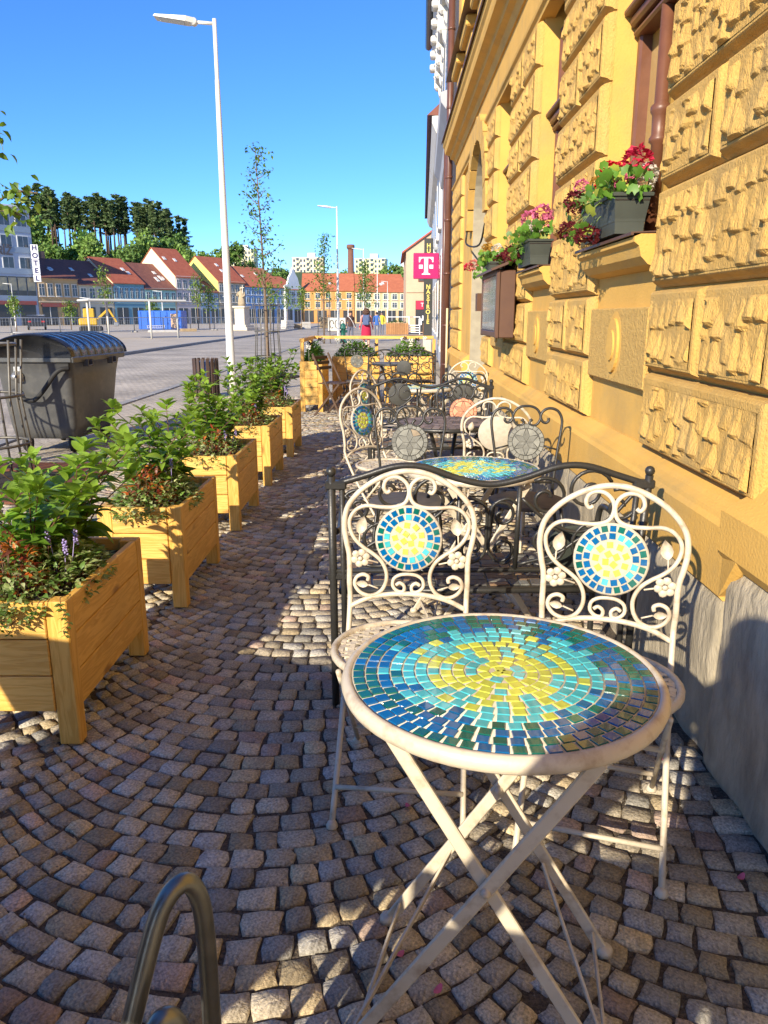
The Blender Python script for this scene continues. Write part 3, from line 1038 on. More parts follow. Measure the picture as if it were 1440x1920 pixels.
# --- slate mosaic disc with six-pointed star
def slate_star(mb, D, rad, base, r, star=True):
    n = 22
    for i in range(n):
        a0, a1 = 2 * PI * (i + .06) / n, 2 * PI * (i + .94) / n
        f_ = r.uniform(.75, 1.2); c_ = tuple(q * f_ for q in base)
        P4 = [(rad * q * math.cos(a), rad * q * math.sin(a), 0) for q, a in ((.99, a0), (.99, a1), (.79, a1), (.79, a0))]
        mb.add(P4 + [(p[0], p[1], .003) for p in P4], [(4, 5, 6, 7), (0, 1, 5, 4), (1, 2, 6, 5), (2, 3, 7, 6), (3, 0, 4, 7)], c_, False, D)
    for i in range(6):
        a = 2 * PI * i / 6 + PI / 6
        k = .76 * rad
        for side, P3 in ((0, [(0.02 * rad, 0), (.43 * k, -.235 * k), (.97 * k, 0), (.43 * k, .235 * k)]), (1, [(.47 * k, .03 * k + .03), (.98 * k, .05 * k), (.87 * k, .46 * k), (.52 * k, .30 * k)])):
            pts = [(x * math.cos(a) - y * math.sin(a), x * math.sin(a) + y * math.cos(a), 0) for x, y in P3]
            if side == 1:
                a2 = a + PI / 6
                pts = [(q * k * math.cos(a2 + s_), q * k * math.sin(a2 + s_), 0) for q, s_ in ((.5, 0), (.97, -.44), (1.0, 0), (.97, .44))]
            f_ = r.uniform(.72, .95) if side == 0 else r.uniform(1.0, 1.3); c_ = tuple(q * f_ for q in base)
            if side == 1 and base[0] < .25 and r.random() < .2: c_ = (base[0] * 1.35, base[1] * 1.05, base[2] * .8)
            mb.add(pts + [(p[0] * 1, p[1] * 1, .003) for p in pts], [(4, 5, 6, 7), (0, 1, 5, 4), (1, 2, 6, 5), (2, 3, 7, 6), (3, 0, 4, 7)], c_, False, D)
DK = 1 / 6 * .00286  # crop pixels to metres
def dark_chair(label, loc, rz, base=(.19, .19, .165), grout=(.10, .10, .09), arms=False):
    t = thing('iron_chair', label, 'chair', loc, rz, 'dark iron chairs with slate backs')
    r = random.Random(int(abs(loc[0] * 990 + loc[1] * 37)))
    def q(x, y): z = .72 + (1020 - y) * .00046; return ((x - 850) * .00046, .17 + (z - .45) * .13, z)
    m = MB()
    half = [(1165, 1560), (1205, 1150), (1235, 950), (1252, 780), (1215, 680), (1150, 640), (1080, 640), (1025, 680), (1008, 735), (1030, 785), (1070, 800), (1100, 775), (1095, 745)]
    for s in (0, 1): m.tube(spline([q(x if s == 0 else 1700 - x, y) for x, y in half], 4), .0075, 7)
    m.tube(spline([q(x, y) for x, y in ((815, 775), (790, 765), (820, 800), (790, 832), (730, 815), (692, 740), (722, 662), (780, 622), (850, 612), (920, 622), (978, 662), (1008, 740), (970, 815), (910, 832), (880, 800), (910, 765), (885, 775))], 4), .007, 7)
    for s in (-1, 1):
        x0 = q(850 + 315, 1560)
        m.tube([(x0[0] * s, x0[1], x0[2]), (.17 * s, .17, .30), (.185 * s, .215, 0)], .009, 7)
    m.tube([q(850 - 345, 1100), q(850 - 200, 1060)], .005, 5); m.tube([q(850 + 345, 1100), q(850 + 200, 1060)], .005, 5)
    m.tube([q(850 - 320, 1480), q(850 + 320, 1480)], .006, 6)
    m.build('back_frame', M_iron, t)
    D = T(*q(850, 1020)) @ RX(PI / 2 - .13)
    m = MB().lathe([(.093, -.008), (.098, -.004), (.098, .0), (.096, .002)], 30, D)
    disc = m.build('back_disc', mat('slate_backing', (.07, .07, .062), (.05, .05, .045), 12, .7) if base[0] < .3 else mat('rust_backing', (.10, .03, .02)), t)
    m = MB(); slate_star(m, D @ T(0, 0, .002), .095, base, r); m.build('slate_star', M_slate, disc)
    m = MB().lathe([(.19, .435), (.2, .44), (.2, .452), (.19, .456)], 32); m.build('seat', mat('slate_seat', (.11, .095, .08), (.06, .055, .05), 20, .6), t)
    for s in (-1, 1):
        m = MB().tube(spline([(.15 * s, -.13, .44), (.165 * s, -.17, .3), (.185 * s, -.2, 0)], 3), .009, 7); m.build('leg', M_iron, t)
    for q_ in ([(-.172, -.178, .2), (.172, -.178, .2)], [(.17, -.178, .2), (.175, .18, .2)], [(-.17, -.178, .2), (-.175, .18, .2)]): MB().tube(q_, .005, 5).build('stretcher', M_iron, t)
    return t

def dark_table(label, loc, rz=0, rad=.30, base=(.13, .10, .09)):
    t = thing('iron_table', label, 'table', loc, rz, 'round iron tables with slate tops')
    r = random.Random(5)
    m = MB().lathe([(rad - .03, .705), (rad - .004, .705), (rad, .715), (rad, .725), (rad - .008, .73)], 48); m.build('table_top', M_iron, t)
    m = MB()
    for ring, (r0, r1, n) in enumerate(((0.01, .05, 6), (.053, .10, 12), (.103, .15, 20), (.153, .2, 26), (.203, .245, 30), (.248, .287, 36))):
        for i in range(n):
            a0, a1 = 2 * PI * (i + .05) / n, 2 * PI * (i + .95) / n
            f = r.uniform(.7, 1.5) * (1.35 if ring in (2, 4) else 1)
            P4 = [(q_ * math.cos(a), q_ * math.sin(a), .73) for q_, a in ((r0, a0), (r1, a0), (r1, a1), (r0, a1))]
            m.add(P4 + [(p[0], p[1], .7335) for p in P4], [(4, 5, 6, 7), (0, 1, 5, 4), (1, 2, 6, 5), (2, 3, 7, 6), (3, 0, 4, 7)], tuple(f * q_ for q_ in base))
    m.build('mosaic_tiles', M_slate, t)['kind'] = 'stuff'
    for i in range(4):
        a = PI / 4 + i * PI / 2
        ca, sa = math.cos(a), math.sin(a)
        m = MB().tube(spline([(.24 * ca, .24 * sa, .705), (.17 * ca, .17 * sa, .6), (.11 * ca, .11 * sa, .4), (.14 * ca, .14 * sa, .2), (.27 * ca, .27 * sa, 0)], 4), .011, 7, False, None, None, True, (1.2, .7)); m.build('leg', M_iron, t)
    m = MB().tube([(.115 * math.cos(2 * PI * i / 20), .115 * math.sin(2 * PI * i / 20), .36) for i in range(20)], .006, 6, True); m.build('ring_brace', M_iron, t)
    return t

# --- iron bench with slate seat; back towards -Y, sitter faces +Y
def bench(label, loc, rz, W=1.05, H=.88):
    t = thing('iron_bench', label, 'bench', loc, rz, 'dark iron benches with slate seats')
    h = W / 2
    for s in (-1, 1):
        m = MB()
        m.tube([(s * h, .02, .0), (s * h, .0, .45), (s * h, -.05, H - .02)], .0135, 10); m.ball((s * h, -.05, H - .005), .017, 10, 6)
        m.tube([(s * (h - .035), .02, .0), (s * (h - .035), .0, .45), (s * (h - .035), -.045, H - .06)], .010, 8)
        m.cbox((s * (h - .015), -.045, H - .05), (.07, .03, .03), .005); m.cbox((s * (h - .015), .0, .5), (.07, .03, .025), .005)
        m.build('post', M_iron, t)
    def bp(u, z): return (u, .0 - .05 * max(0, (z - .45)) / .43, z)
    top = []
    for i in range(41):
        u = -1 + 2 * i / 40
        top.append(bp(u * (h - .015), H - .085 + .07 * math.sin(PI * min(1, abs(1 - abs(u)) * 1.65) * .62)))
    top = [bp(u_, z_) for u_, z_ in [(-h + .01, H - .05), (-h * .8, H - .02), (-h * .6, H + .012), (-h * .42, H + .01), (-h * .2, H - .03), (0, H - .05), (h * .2, H - .03), (h * .42, H + .01), (h * .6, H + .012), (h * .8, H - .02), (h - .01, H - .05)]]
    m = MB().tube(spline(top, 5), .0112, 10); m.tube([bp(-h, .52), bp(h, .52)], .009, 8)
    m.build('back_rail', M_iron, t)
    m = MB()
    for s in (-1, 1):
        m.tube([bp(s * .10, .52), bp(s * .10, H - .06)], .0085, 8)
        def sc(u0, z0, r0, turns, a0, dr=-1, k=26, r1=.2):
            return [bp(s * (u0 + r0 * (1 - (1 - r1) * i / k) * math.cos(a0 + dr * turns * 2 * PI * i / k)), z0 + r0 * (1 - (1 - r1) * i / k) * math.sin(a0 + dr * turns * 2 * PI * i / k)) for i in range(k + 1)]
        m.tube(sc(.045, .72, .05, 1.1, PI / 2 + .6), .006, 6); m.tube(sc(.048, .60, .05, 1.05, -PI / 2 - .5, 1), .006, 6)
        m.tube(spline([bp(s * .095, .76), bp(s * .06, .78), bp(s * .01, .75), bp(s * .005, .66), bp(s * .01, .58), bp(s * .06, .545), bp(s * .095, .57)], 4), .006, 6)
        for (u0, z0, r0, tr, a0, dr) in ((.19, H - .10, .075, 1.3, 2.2, -1), (.33, H - .075, .08, 1.35, .4, 1), (.44, H - .13, .065, 1.3, 2.0, -1), (.20, .62, .085, 1.25, -2.0, 1), (.37, .63, .10, 1.3, -1.0, -1)):
            if u0 < h - .04: m.tube(sc(u0, z0, r0, tr, a0, dr), .0065, 6)
        m.tube(spline([bp(s * .11, .78), bp(s * .2, .70), bp(s * .3, .66), bp(s * .4, .70), bp(s * (h - .04), .80)], 5), .0065, 6)
        m.tube(spline([bp(s * .11, .54), bp(s * .24, .58), bp(s * .33, .64), bp(s * .42, .60), bp(s * (h - .04), .53)], 5), .0065, 6)
    m.build('back_scrollwork', M_iron, t)
    m = MB().cbox((0, .23, .43), (W - .03, .40, .022), .004); m.tube([(-h + .02, .035, .43), (h - .02, .035, .43)], .012, 8); m.tube([(-h + .02, .43, .43), (h - .02, .43, .43)], .012, 8)
    st_ = m.build('seat', M_iron, t)
    r = random.Random(9)
    m = MB()
    u = -h + .03
    while u < h - .05:
        d = r.uniform(.035, .075); vv = .05
        while vv < .40:
            e = r.uniform(.03, .065)
            tcol = r.random(); f = r.uniform(.06, .16)
            c_ = (f * 1.5, f * .95, f * .55) if tcol < .4 else ((f * 1.0, f * 1.0, f * .9) if tcol < .8 else (f * .6, f * .55, f * .5))
            m.cbox((u + d / 2 + r.uniform(-.004, .004), vv + e / 2, .4425), (d - .005, e - .005, .006), .0015, T(u + d / 2, vv + e / 2, 0) @ RZ(r.uniform(-.1, .1)) @ T(-u - d / 2, -vv - e / 2, 0), c_)
            vv += e
        u += d
    m.build('slate_pieces', M_slate, st_)['kind'] = 'stuff'
    for s in (-1, 1):
        m = MB().tube(spline([(s * (h - .02), .41, 0), (s * (h - .02), .42, .43), (s * (h - .02), .40, .62), (s * (h - .02), .30, .66), (s * (h - .02), .1, .645), (s * (h - .01), -.01, .66)], 4), .012, 8); m.build('front_leg', M_iron, t)
    return t

mosaic_table('round table with blue, green and yellow mosaic tiles in the foreground', (.212, 1.355, 0), R(-12), True, .305)
white_chair('cream mosaic chair at the left of the foreground table', (.035, 2.035, 0), R(-5), True)
white_chair('cream mosaic chair at the right of the foreground table, near the wall', (.55, 1.845, 0), R(-17), True)
bench('dark iron bench right behind the two foreground cream chairs', (.325, 2.53, 0), R(1.5))
mosaic_table('second mosaic table, beyond the nearest iron bench', (.369, 3.40, 0), R(14), False)
dark_chair('iron chair with grey slate star back, left of the second table', (.085, 3.83, 0), R(-3))
dark_chair('iron chair with grey slate star back beside the wall', (.70, 3.85, 0), R(-4))
white_chair('cream chair seen from behind its blank back disc, by the wall', (.63, 4.56, 0), R(170), False)
white_chair('cream mosaic chair on the pavement side of the dark table', (-.04, 4.80, 0), R(50), False)
dark_table('dark iron table with brown slate top, third in the row', (.33, 4.74, 0), R(20))
dark_chair('iron chair with an orange tiled back behind the dark table', (.50, 5.18, 0), 0, (.62, .27, .15))
bench('dark iron bench halfway along the row, facing the camera', (.30, 6.0, 0), R(180), .95, .88)
dark_chair('iron chair showing its plain dark back disc, pavement side of the bench', (.06, 6.80, 0), R(182))
dark_chair('iron chair showing its plain dark back disc, wall side of the bench', (.62, 6.75, 0), R(176))
mosaic_table('third mosaic table with blue rim, beyond the middle bench', (.30, 7.45, 0), R(30), False)
white_chair('cream mosaic chair farther down the pavement side', (-.07, 6.52, 0), R(58), False)
white_chair('farthest cream mosaic chair, beside the wall', (.76, 7.85, 0), R(-8), False)
dark_table('small dark iron table in front of the end planters', (.01, 10.87, 0), 0, .29, (.09, .09, .09))
dark_chair('iron chair at the left of the farthest dark table', (-.48, 11.35, 0), R(10))
dark_chair('iron chair facing away at the right of the farthest dark table', (.20, 10.2, 0), R(168))
bench('dark iron bench in front of the end planters', (.15, 11.75, 0), R(180), 1.0, .86)
dt = thing('round_disc', 'dark green round disc leaning on the nearest bench beside the wall', 'disc', (.66, 2.67, .445), R(-8))
MB().lathe([(.098, -.006), (.105, -.003), (.105, .003), (.098, .006)], 40, T(0, -.03, .105) @ RX(R(100))).build('disc', mat('dark_green_lacquer', (.018, .024, .018), (.03, .036, .028), 6, .75), dt)
MB().tube(spline([(.02, .04, .01), (.10, .03, .10), (.17, .02, .19), (.22, .0, .13)], 4), .007, 6).build('support_wire', M_iron, dt)
# brown folding chair against the end planter
fc = thing('folding_chair', 'brown wooden slat folding chair against the corner planter', 'chair', (-.80, 10.9, 0), R(62))
Mfw = mat('dark_folding_wood', (.10, .055, .03), (.06, .035, .02), 20, .5)
for s in (-1, 1):
    m = MB(); bar(m, (.2 * s, -.22, 0), (.2 * s, .24, .86), .03, .018, (1, 0, 0)); bar(m, (.175 * s, .24, 0), (.175 * s, -.18, .46), .03, .018, (1, 0, 0)); m.build('side_frame', Mfw, fc)
for k in range(6): MB().cbox((0, -.16 + k * .06, .455), (.37, .045, .014), .003).build('seat_slat', Mfw, fc)
for k in range(3): MB().cbox((0, .175 + k * .035, .66 + k * .07), (.38, .014, .045), .003).build('back_slat', Mfw, fc)

# --- galvanised bicycle stand hoops in the foreground
M_galv = mat('galvanised_steel', (.26, .26, .23), (.18, .18, .16), 18, .36, metal=.85, bump=.05, bscale=60)
bs = thing('bicycle_stand', 'galvanised steel bicycle stand hoops at the bottom of the picture', 'bicycle stand')
m = MB().tube(spline([(-.285, .98, .0), (-.285, .985, .25), (-.287, .99, .44), (-.294, .99, .51), (-.310, .98, .543), (-.333, .96, .530), (-.352, .94, .48), (-.385, .89, .34), (-.43, .82, .15), (-.465, .77, 0)], 6), .0150, 14); m.build('tall_hoop', M_galv, bs)
m = MB().tube(spline([(-.298, .87, .0), (-.298, .875, .25), (-.300, .88, .36), (-.312, .875, .405), (-.33, .865, .40), (-.342, .85, .36), (-.362, .82, .2), (-.38, .79, 0)], 6), .0150, 14); m.build('low_hoop', M_galv, bs)
m = MB().cbox((-.375, .6, .012), (.04, .8, .02), .003); m.cbox((-.29, .6, .012), (.04, .8, .02), .003); m.build('floor_rail', M_galv, bs)
# ---------------------------------------------------------------- wooden planters and their plants
WX = wood_mat('pine_grain_x', (0.74, 0.445, 0.11), (0.63, 0.35, 0.07), 'X')
WY = wood_mat('pine_grain_y', (0.74, 0.435, 0.10), (0.62, 0.335, 0.06), 'Y')
WZ = wood_mat('pine_grain_z', (0.72, 0.42, 0.095), (0.60, 0.32, 0.055), 'Z')
M_soil = mat('potting_soil', (0.035, 0.025, 0.018), (0.018, 0.013, 0.01), 30, 0.95, bump=1.0, bscale=50)
M_leafA = mat('shrub_leaf', (0.15, 0.29, 0.032), (0.095, 0.20, 0.022), 14, 0.38, trans=0.34, objvar=0.30, spec=0.45)
M_leafB = mat('shrub_leaf_young', (0.27, 0.41, 0.05), (0.19, 0.32, 0.038), 14, 0.38, trans=0.40, objvar=0.22, spec=0.45)
M_leafC = mat('small_leaf_mix', (1.1, 1.1, 1.0), (0.8, 0.85, 0.8), 30, 0.45, attr=True, trans=0.3)
M_stem = mat('reddish_stem', (0.13, 0.06, 0.03), (0.09, 0.05, 0.025), 20, 0.6)

def leaf_geo(L_=1.0, W_=.42, fold=.18, droop=.25, n=5):
    """pointed ovate leaf along +Y folded on its midrib, x across, z up"""
    v = []; F = []
    for i in range(n + 1):
        t = i / n
        w_ = W_ * .5 * math.sin(PI * min(1, t ** .8 * 1.0)) ** .85 if 0 < t < 1 else 0.0
        z = -droop * t * t * L_ + .06 * math.sin(t * PI) * L_
        v += [(-w_ * L_, t * L_, z + fold * w_ * L_), (0, t * L_, z), (w_ * L_, t * L_, z + fold * w_ * L_)]
    for i in range(n):
        a = 3 * i
        F += [(a, a + 1, a + 4, a + 3), (a + 1, a + 2, a + 5, a + 4)]
    return v, F
LEAF_V = []
for k in range(3):
    v, F = leaf_geo(1.0, (.44, .38, .5)[k], (.35, .6, .25)[k], (.22, .38, .1)[k])
    LEAF_V.append((v, F))
LEAF_M = {}
for k in range(3):
    for nm, mm in (('a', M_leafA), ('b', M_leafB)):
        LEAF_M[(k, nm)] = MB().add(*LEAF_V[k], None, True).mesh('leaf', mm)
def leaf_matrix(p, d, roll, size):
    """leaf at p pointing along d"""
    d = Vector(d).normalized()
    x = d.cross(Vector((0, 0, 1)))
    if x.length < .05: x = Vector((1, 0, 0))
    x.normalize(); z = x.cross(d)
    M = Matrix(((x.x, d.x, z.x, 0), (x.y, d.y, z.y, 0), (x.z, d.z, z.z, 0), (0, 0, 0, 1))) @ RY(roll) @ SC(size, size, size)
    M.translation = p
    return M
def shrub(label, loc, height, spread, nst, size, r, single, maxleaf=290):
    t = thing('leafy_shrub', label, 'shrub', loc, 0, 'green shrubs in the wooden planters')
    st_ = MB(); lv = MB(); leaves = []
    for s in range(nst):
        a = 2 * PI * s / nst + r.uniform(-.5, .5)
        sp = spread * r.uniform(.35, 1.0)
        h = height * r.uniform(.62, 1.0)
        base = Vector((.03 * math.cos(a), .03 * math.sin(a), 0))
        tip = Vector((sp * math.cos(a), sp * math.sin(a), h))
        mid = Vector((sp * .3 * math.cos(a), sp * .3 * math.sin(a), h * .55))
        pts = spline([base, mid, tip], 6)
        st_.tube(pts, [.0042 - .0024 * i / (len(pts) - 1) for i in range(len(pts))], 5)
        nn = r.randint(6, 8)
        for i in range(nn):
            q = .22 + .78 * (i + .5) / nn
            k = min(len(pts) - 2, int(q * (len(pts) - 1)))
            p = pts[k].lerp(pts[k + 1], q * (len(pts) - 1) - k)
            ax = (pts[k + 1] - pts[k]).normalized()
            ph = (i % 2) * PI / 2 + r.uniform(-.4, .4)
            for j in range(2):
                an = ph + j * PI
                out = Vector((math.cos(an), math.sin(an), 0))
                up = .25 + .9 * (i / nn) ** 2
                d = (out + ax * up + Vector((0, 0, r.uniform(-.25, .2)))).normalized()
                leaves.append((p, d, r.uniform(-.5, .5), size * r.uniform(.7, 1.15) * (1 - .25 * (i / nn)), 'b' if i > nn * .62 or r.random() < .2 else 'a'))
        for j in range(5):
            an = 2 * PI * j / 5 + r.random()
            d = Vector((math.cos(an), math.sin(an), 1.0 + r.uniform(-.3, .5)))
            leaves.append((tip, d, r.uniform(-.3, .3), size * r.uniform(.5, .8), 'b'))
    st_.build('stems', M_stem, t)
    r.shuffle(leaves)
    if not single:
        lj = MB()
        for (p, d, ro, sz, c_) in leaves:
            col = (.13, .26, .03) if c_ == 'a' else (.22, .35, .05)
            f = r.uniform(.7, 1.25)
            lj.add(*LEAF_V[r.randrange(3)], tuple(q * f for q in col), True, leaf_matrix(p, d, ro, sz))
        lj.build('leaves', M_leafC, t)['kind'] = 'stuff'
    else:
        for i, (p, d, ro, sz, c_) in enumerate(leaves[:maxleaf]):
            o = obj('leaf', LEAF_M[(r.randrange(3), c_)], t)
            o.matrix_local = leaf_matrix(p, d, ro, sz)
    return t
def mound(name, label, cat, loc, rx, ry, h, n, size, cols, r, group=None, long=.5):
    t = thing(name, label, cat, loc, 0, group)
    m = MB(); st_ = MB()
    v0, F0 = leaf_geo(1.0, long, .3, .3, 3)
    for i in range(n):
        a = r.uniform(0, 2 * PI); q = math.sqrt(r.random())
        x, y = rx * q * math.cos(a), ry * q * math.sin(a)
        z = h * (1 - q * q * .75) * r.uniform(.45, 1.0)
        d = Vector((x / rx + r.uniform(-.6, .6), y / ry + r.uniform(-.6, .6), r.uniform(-.1, 1.0)))
        c_ = cols[r.randrange(len(cols))]; f = r.uniform(.7, 1.3)
        m.add(v0, F0, tuple(k * f for k in c_), True, leaf_matrix((x, y, z), d, r.uniform(-.6, .6), size * r.uniform(.6, 1.3)))
        if i % 9 == 0: st_.tube([(x * .4, y * .4, 0), (x, y, z)], .0016, 4)
    st_.build('stems', M_stem, t)
    m.build('leaves', M_leafC, t)['kind'] = 'stuff'
    return t
ORD = ['nearest', 'second', 'third', 'fourth', 'fifth']
def planter(label, loc, L_=.75, W_=.40, H_=.50, leg=.12, rows=3, group='pine planters along the pavement', rz=0.0):
    """origin at the near right corner on the ground; extends +Y and -X"""
    t = thing('wooden_planter', label, 'planter', loc, rz, group)
    p = .07
    for (x, y) in ((-p / 2, p / 2), (-W_ + p / 2, p / 2), (-p / 2, L_ - p / 2), (-W_ + p / 2, L_ - p / 2)):
        MB().cbox((0, 0, H_ / 2), (p, p * .8, H_), .004).build('post', WZ, t, (x, y, 0))
    ph = (H_ - leg) / rows
    for k in range(rows):
        z = leg + ph * (k + .5)
        for yy, off in ((.016, 0), (L_ - .016, 0)):
            MB().cbox((0, 0, 0), (W_ - 2 * p - .002, .026, ph - .004), .003).build('plank', WX, t, (-W_ / 2, yy, z))
        for xx in (-.016, -W_ + .016):
            MB().cbox((0, 0, 0), (.026, L_ - 2 * p * .9 + .012, ph - .004), .003).build('plank', WY, t, (xx, L_ / 2, z))
    MB().box((-W_ / 2, L_ / 2, H_ - .07), (W_ - .05, L_ - .05, .04)).build('soil', M_soil, t)
    return t
pr_ = random.Random(21)
GC = [(.22, .32, .09), (.34, .40, .17), (.13, .23, .05), (.44, .47, .26)]
OR = [(.42, .10, .02), (.50, .16, .03), (.30, .05, .03), (.20, .06, .04)]
M_lav = mat('lavender_bloom', (.26, .20, .50), (.40, .34, .62), 40, .7)
for i in range(5):
    y0 = (2.245, 3.47, 4.835, 6.215, 7.555)[i]
    x0 = (-1.02, -.985, -.99, -.995, -.98)[i]
    nm = ORD[i]
    planter('pine plank planter on legs, %s from the camera in the pavement row' % nm, (x0, y0, 0))
    xc = x0 - .20
    big = i < 3
    hs = (1.0, 1.05, 1.15, 1.2, 1.25)[i]
    shrub('green leafy shrub at the near end of the %s planter' % nm, (xc - .04, y0 + .32, .43), .42 * hs, .28, 14, (.115, .11, .105, .10, .10)[i], pr_, big)
    shrub('green leafy shrub at the far end of the %s planter' % nm, (xc + .0, y0 + .58, .43), .47 * hs, .28, 14, (.112, .108, .10, .098, .098)[i], pr_, big)
    mound('orange_foliage_plant', 'orange and red leaved plant in the %s planter' % nm, 'plant', (xc - (.05 if i == 0 else -.0), y0 + .17, .43), .12, .09, .24, 240 if i < 2 else 110, .038, OR, pr_, 'orange foliage plants in the planters', .4)
    g = mound('ground_cover_plant', 'small cream green leaves covering the soil of the %s planter' % nm, 'plant', (xc, y0 + .30, .42), .205, .37, .20, 2200 if i < 2 else 800, .028, GC, pr_, 'ground cover plants in the planters', .55)
    # lavender
    t = thing('lavender_plant', 'purple lavender spikes in the %s planter' % nm, 'plant', (xc + .07, y0 + .30, .43), 0, 'lavender in the planters')
    for k in range(3 if i < 3 else 2):
        m = MB()
        bx, by, hz = pr_.uniform(-.05, .07), pr_.uniform(-.12, .12), pr_.uniform(.17, .27)
        m.tube([(bx * .3, by * .3, 0), (bx, by, hz)], .0015, 4)
        for q in range(16):
            a = q * 2.4; z = hz - .05 + .055 * q / 16
            m.ball((bx + .006 * math.cos(a), by + .006 * math.sin(a), z), .0045, 5, 3)
        m.build('flower_spike', M_lav, t)
# trailing vine over the edge of the nearest planter
vt = thing('trailing_vine', 'trailing vine hanging over the front edge of the nearest planter', 'vine', (-1.02, 2.245, .5))
m = MB(); lv = MB()
for (x, y, dx, n) in ((-.30, .0, -.04, 9), (-.26, 0, .05, 8), (-.21, 0, .03, 7), (-.02, .03, .05, 9), (-.07, .0, -.02, 6), (-.34, 0, .02, 7)):
    pts = [Vector((x, y + .05, .0)), Vector((x, y - .015, .012))]
    p = Vector((x, y - .02, 0))
    for k in range(n):
        p = p + Vector((dx * pr_.uniform(-.2, .5) + pr_.uniform(-.008, .008), -.002, -.014 if k > 1 else -.004)); pts.append(p.copy())
        for s in (-1, 1): lv.add(*LEAF_V[2], tuple(q * pr_.uniform(.6, 1.3) for q in (.08, .16, .03)), True, leaf_matrix(p, (s, -.4, -.3), pr_.uniform(-.4, .4), pr_.uniform(.014, .021)))
    m.tube(spline(pts, 2), .0013, 4)
m.build('stems', M_stem, vt); lv.build('leaves', M_leafC, vt)['kind'] = 'stuff'

# corner planter group with rail at the end of the terrace
planter('tall pine planter at the corner of the terrace end', (-1.01, 11.3, 0), 1.15, .33, .73, .10, 5, 'tall pine planters closing the terrace')
planter('tall pine planter across the terrace end, pavement side', (-.20, 12.5, 0), .36, .76, .74, .10, 5, 'tall pine planters closing the terrace')
planter('tall pine planter across the terrace end, wall side', (.66, 12.5, 0), .36, .78, .74, .10, 5, 'tall pine planters closing the terrace')
rl = thing('wooden_rail', 'pine rail running round the top of the end planters', 'railing', (0, 0, 0))
for (x, y, z0, z1) in ((-1.30, 11.35, .735, 1.0), (-1.30, 12.66, .745, 1.0), (-.25, 12.9, 0, 1.0), (.69, 12.9, 0, 1.0)):
    MB().cbox((0, 0, (z1 - z0) / 2), (.05, .05, z1 - z0), .004).build('rail_post', WZ, rl, (x, y, z0))
MB().cbox((0, 0, 0), (.07, 1.6, .05), .004).build('top_rail', WY, rl, (-1.30, 12.13, 1.027))
MB().cbox((0, 0, 0), (1.95, .07, .05), .004).build('top_rail', WX, rl, (-.29, 12.9, 1.027))
MB().cbox((0, 0, 0), (.92, .05, .05), .004).build('lower_rail', WX, rl, (.21, 12.96, .46))
for k, (x, y, rx, ry) in enumerate(((-1.17, 11.85, .12, .5), (-.58, 12.68, .33, .13), (.27, 12.68, .33, .13))):
    nm = ('corner', 'middle', 'wall side')[k]
    mound('bushy_plant', 'bushy green plants with white flowers in the %s end planter' % nm, 'plant', (x, y, .66), rx, ry, .32, 700, .06, [(.12, .25, .04), (.18, .32, .05), (.08, .18, .03)], pr_, 'plants in the end planters', .5)
    t = thing('white_flowers', 'white and dark blossoms above the %s end planter' % nm, 'flowers', (x, y, .66), 0, 'blossoms in the end planters')
    for q in range(6):
        px, py, pz = pr_.uniform(-rx, rx), pr_.uniform(-ry, ry), pr_.uniform(.24, .36)
        m = MB()
        for b in range(14): m.ball((px + pr_.uniform(-.03, .03), py + pr_.uniform(-.03, .03), pz + pr_.uniform(-.025, .025)), .012, 5, 3)
        m.tube([(px, py, 0), (px, py, pz)], .002, 4)
        m.build('flower_head', mat('white_bloom', (.75, .72, .62)) if q % 3 else mat('dark_bloom', (.03, .02, .025)), t)

# ---------------------------------------------------------------- window boxes with geraniums
M_trough = mat('grey_green_plastic', (.062, .068, .052), (.05, .055, .043), 10, .5)
M_pet = {k: mat('petal_' + k, c, tuple(q * .7 for q in c), 60, .6, trans=.25) for k, c in {'red': (.62, .015, .02), 'crimson': (.62, .02, .07), 'maroon': (.13, .008, .014), 'pink': (.70, .16, .30), 'white': (.75, .68, .60), 'salmon': (.70, .22, .18), 'yellow': (.6, .33, .05)}.items()}
M_ger = mat('geranium_leaf', (1.1, 1.1, 1.0), (.8, .85, .8), 30, .5, attr=True, trans=.3)
def ger_leaf():
    n = 11; v = [(0, 0, 0)]
    for i in range(n + 1):
        a = -2.7 + 5.4 * i / n
        rr = .5 * (1 + .10 * math.cos(i * PI))
        v.append((rr * math.sin(a), rr * math.cos(a) * .95 + .1, .10 + .03 * math.cos(i * PI)))
    return v, [(0, i, i + 1) for i in range(1, n + 1)]
GL = ger_leaf()
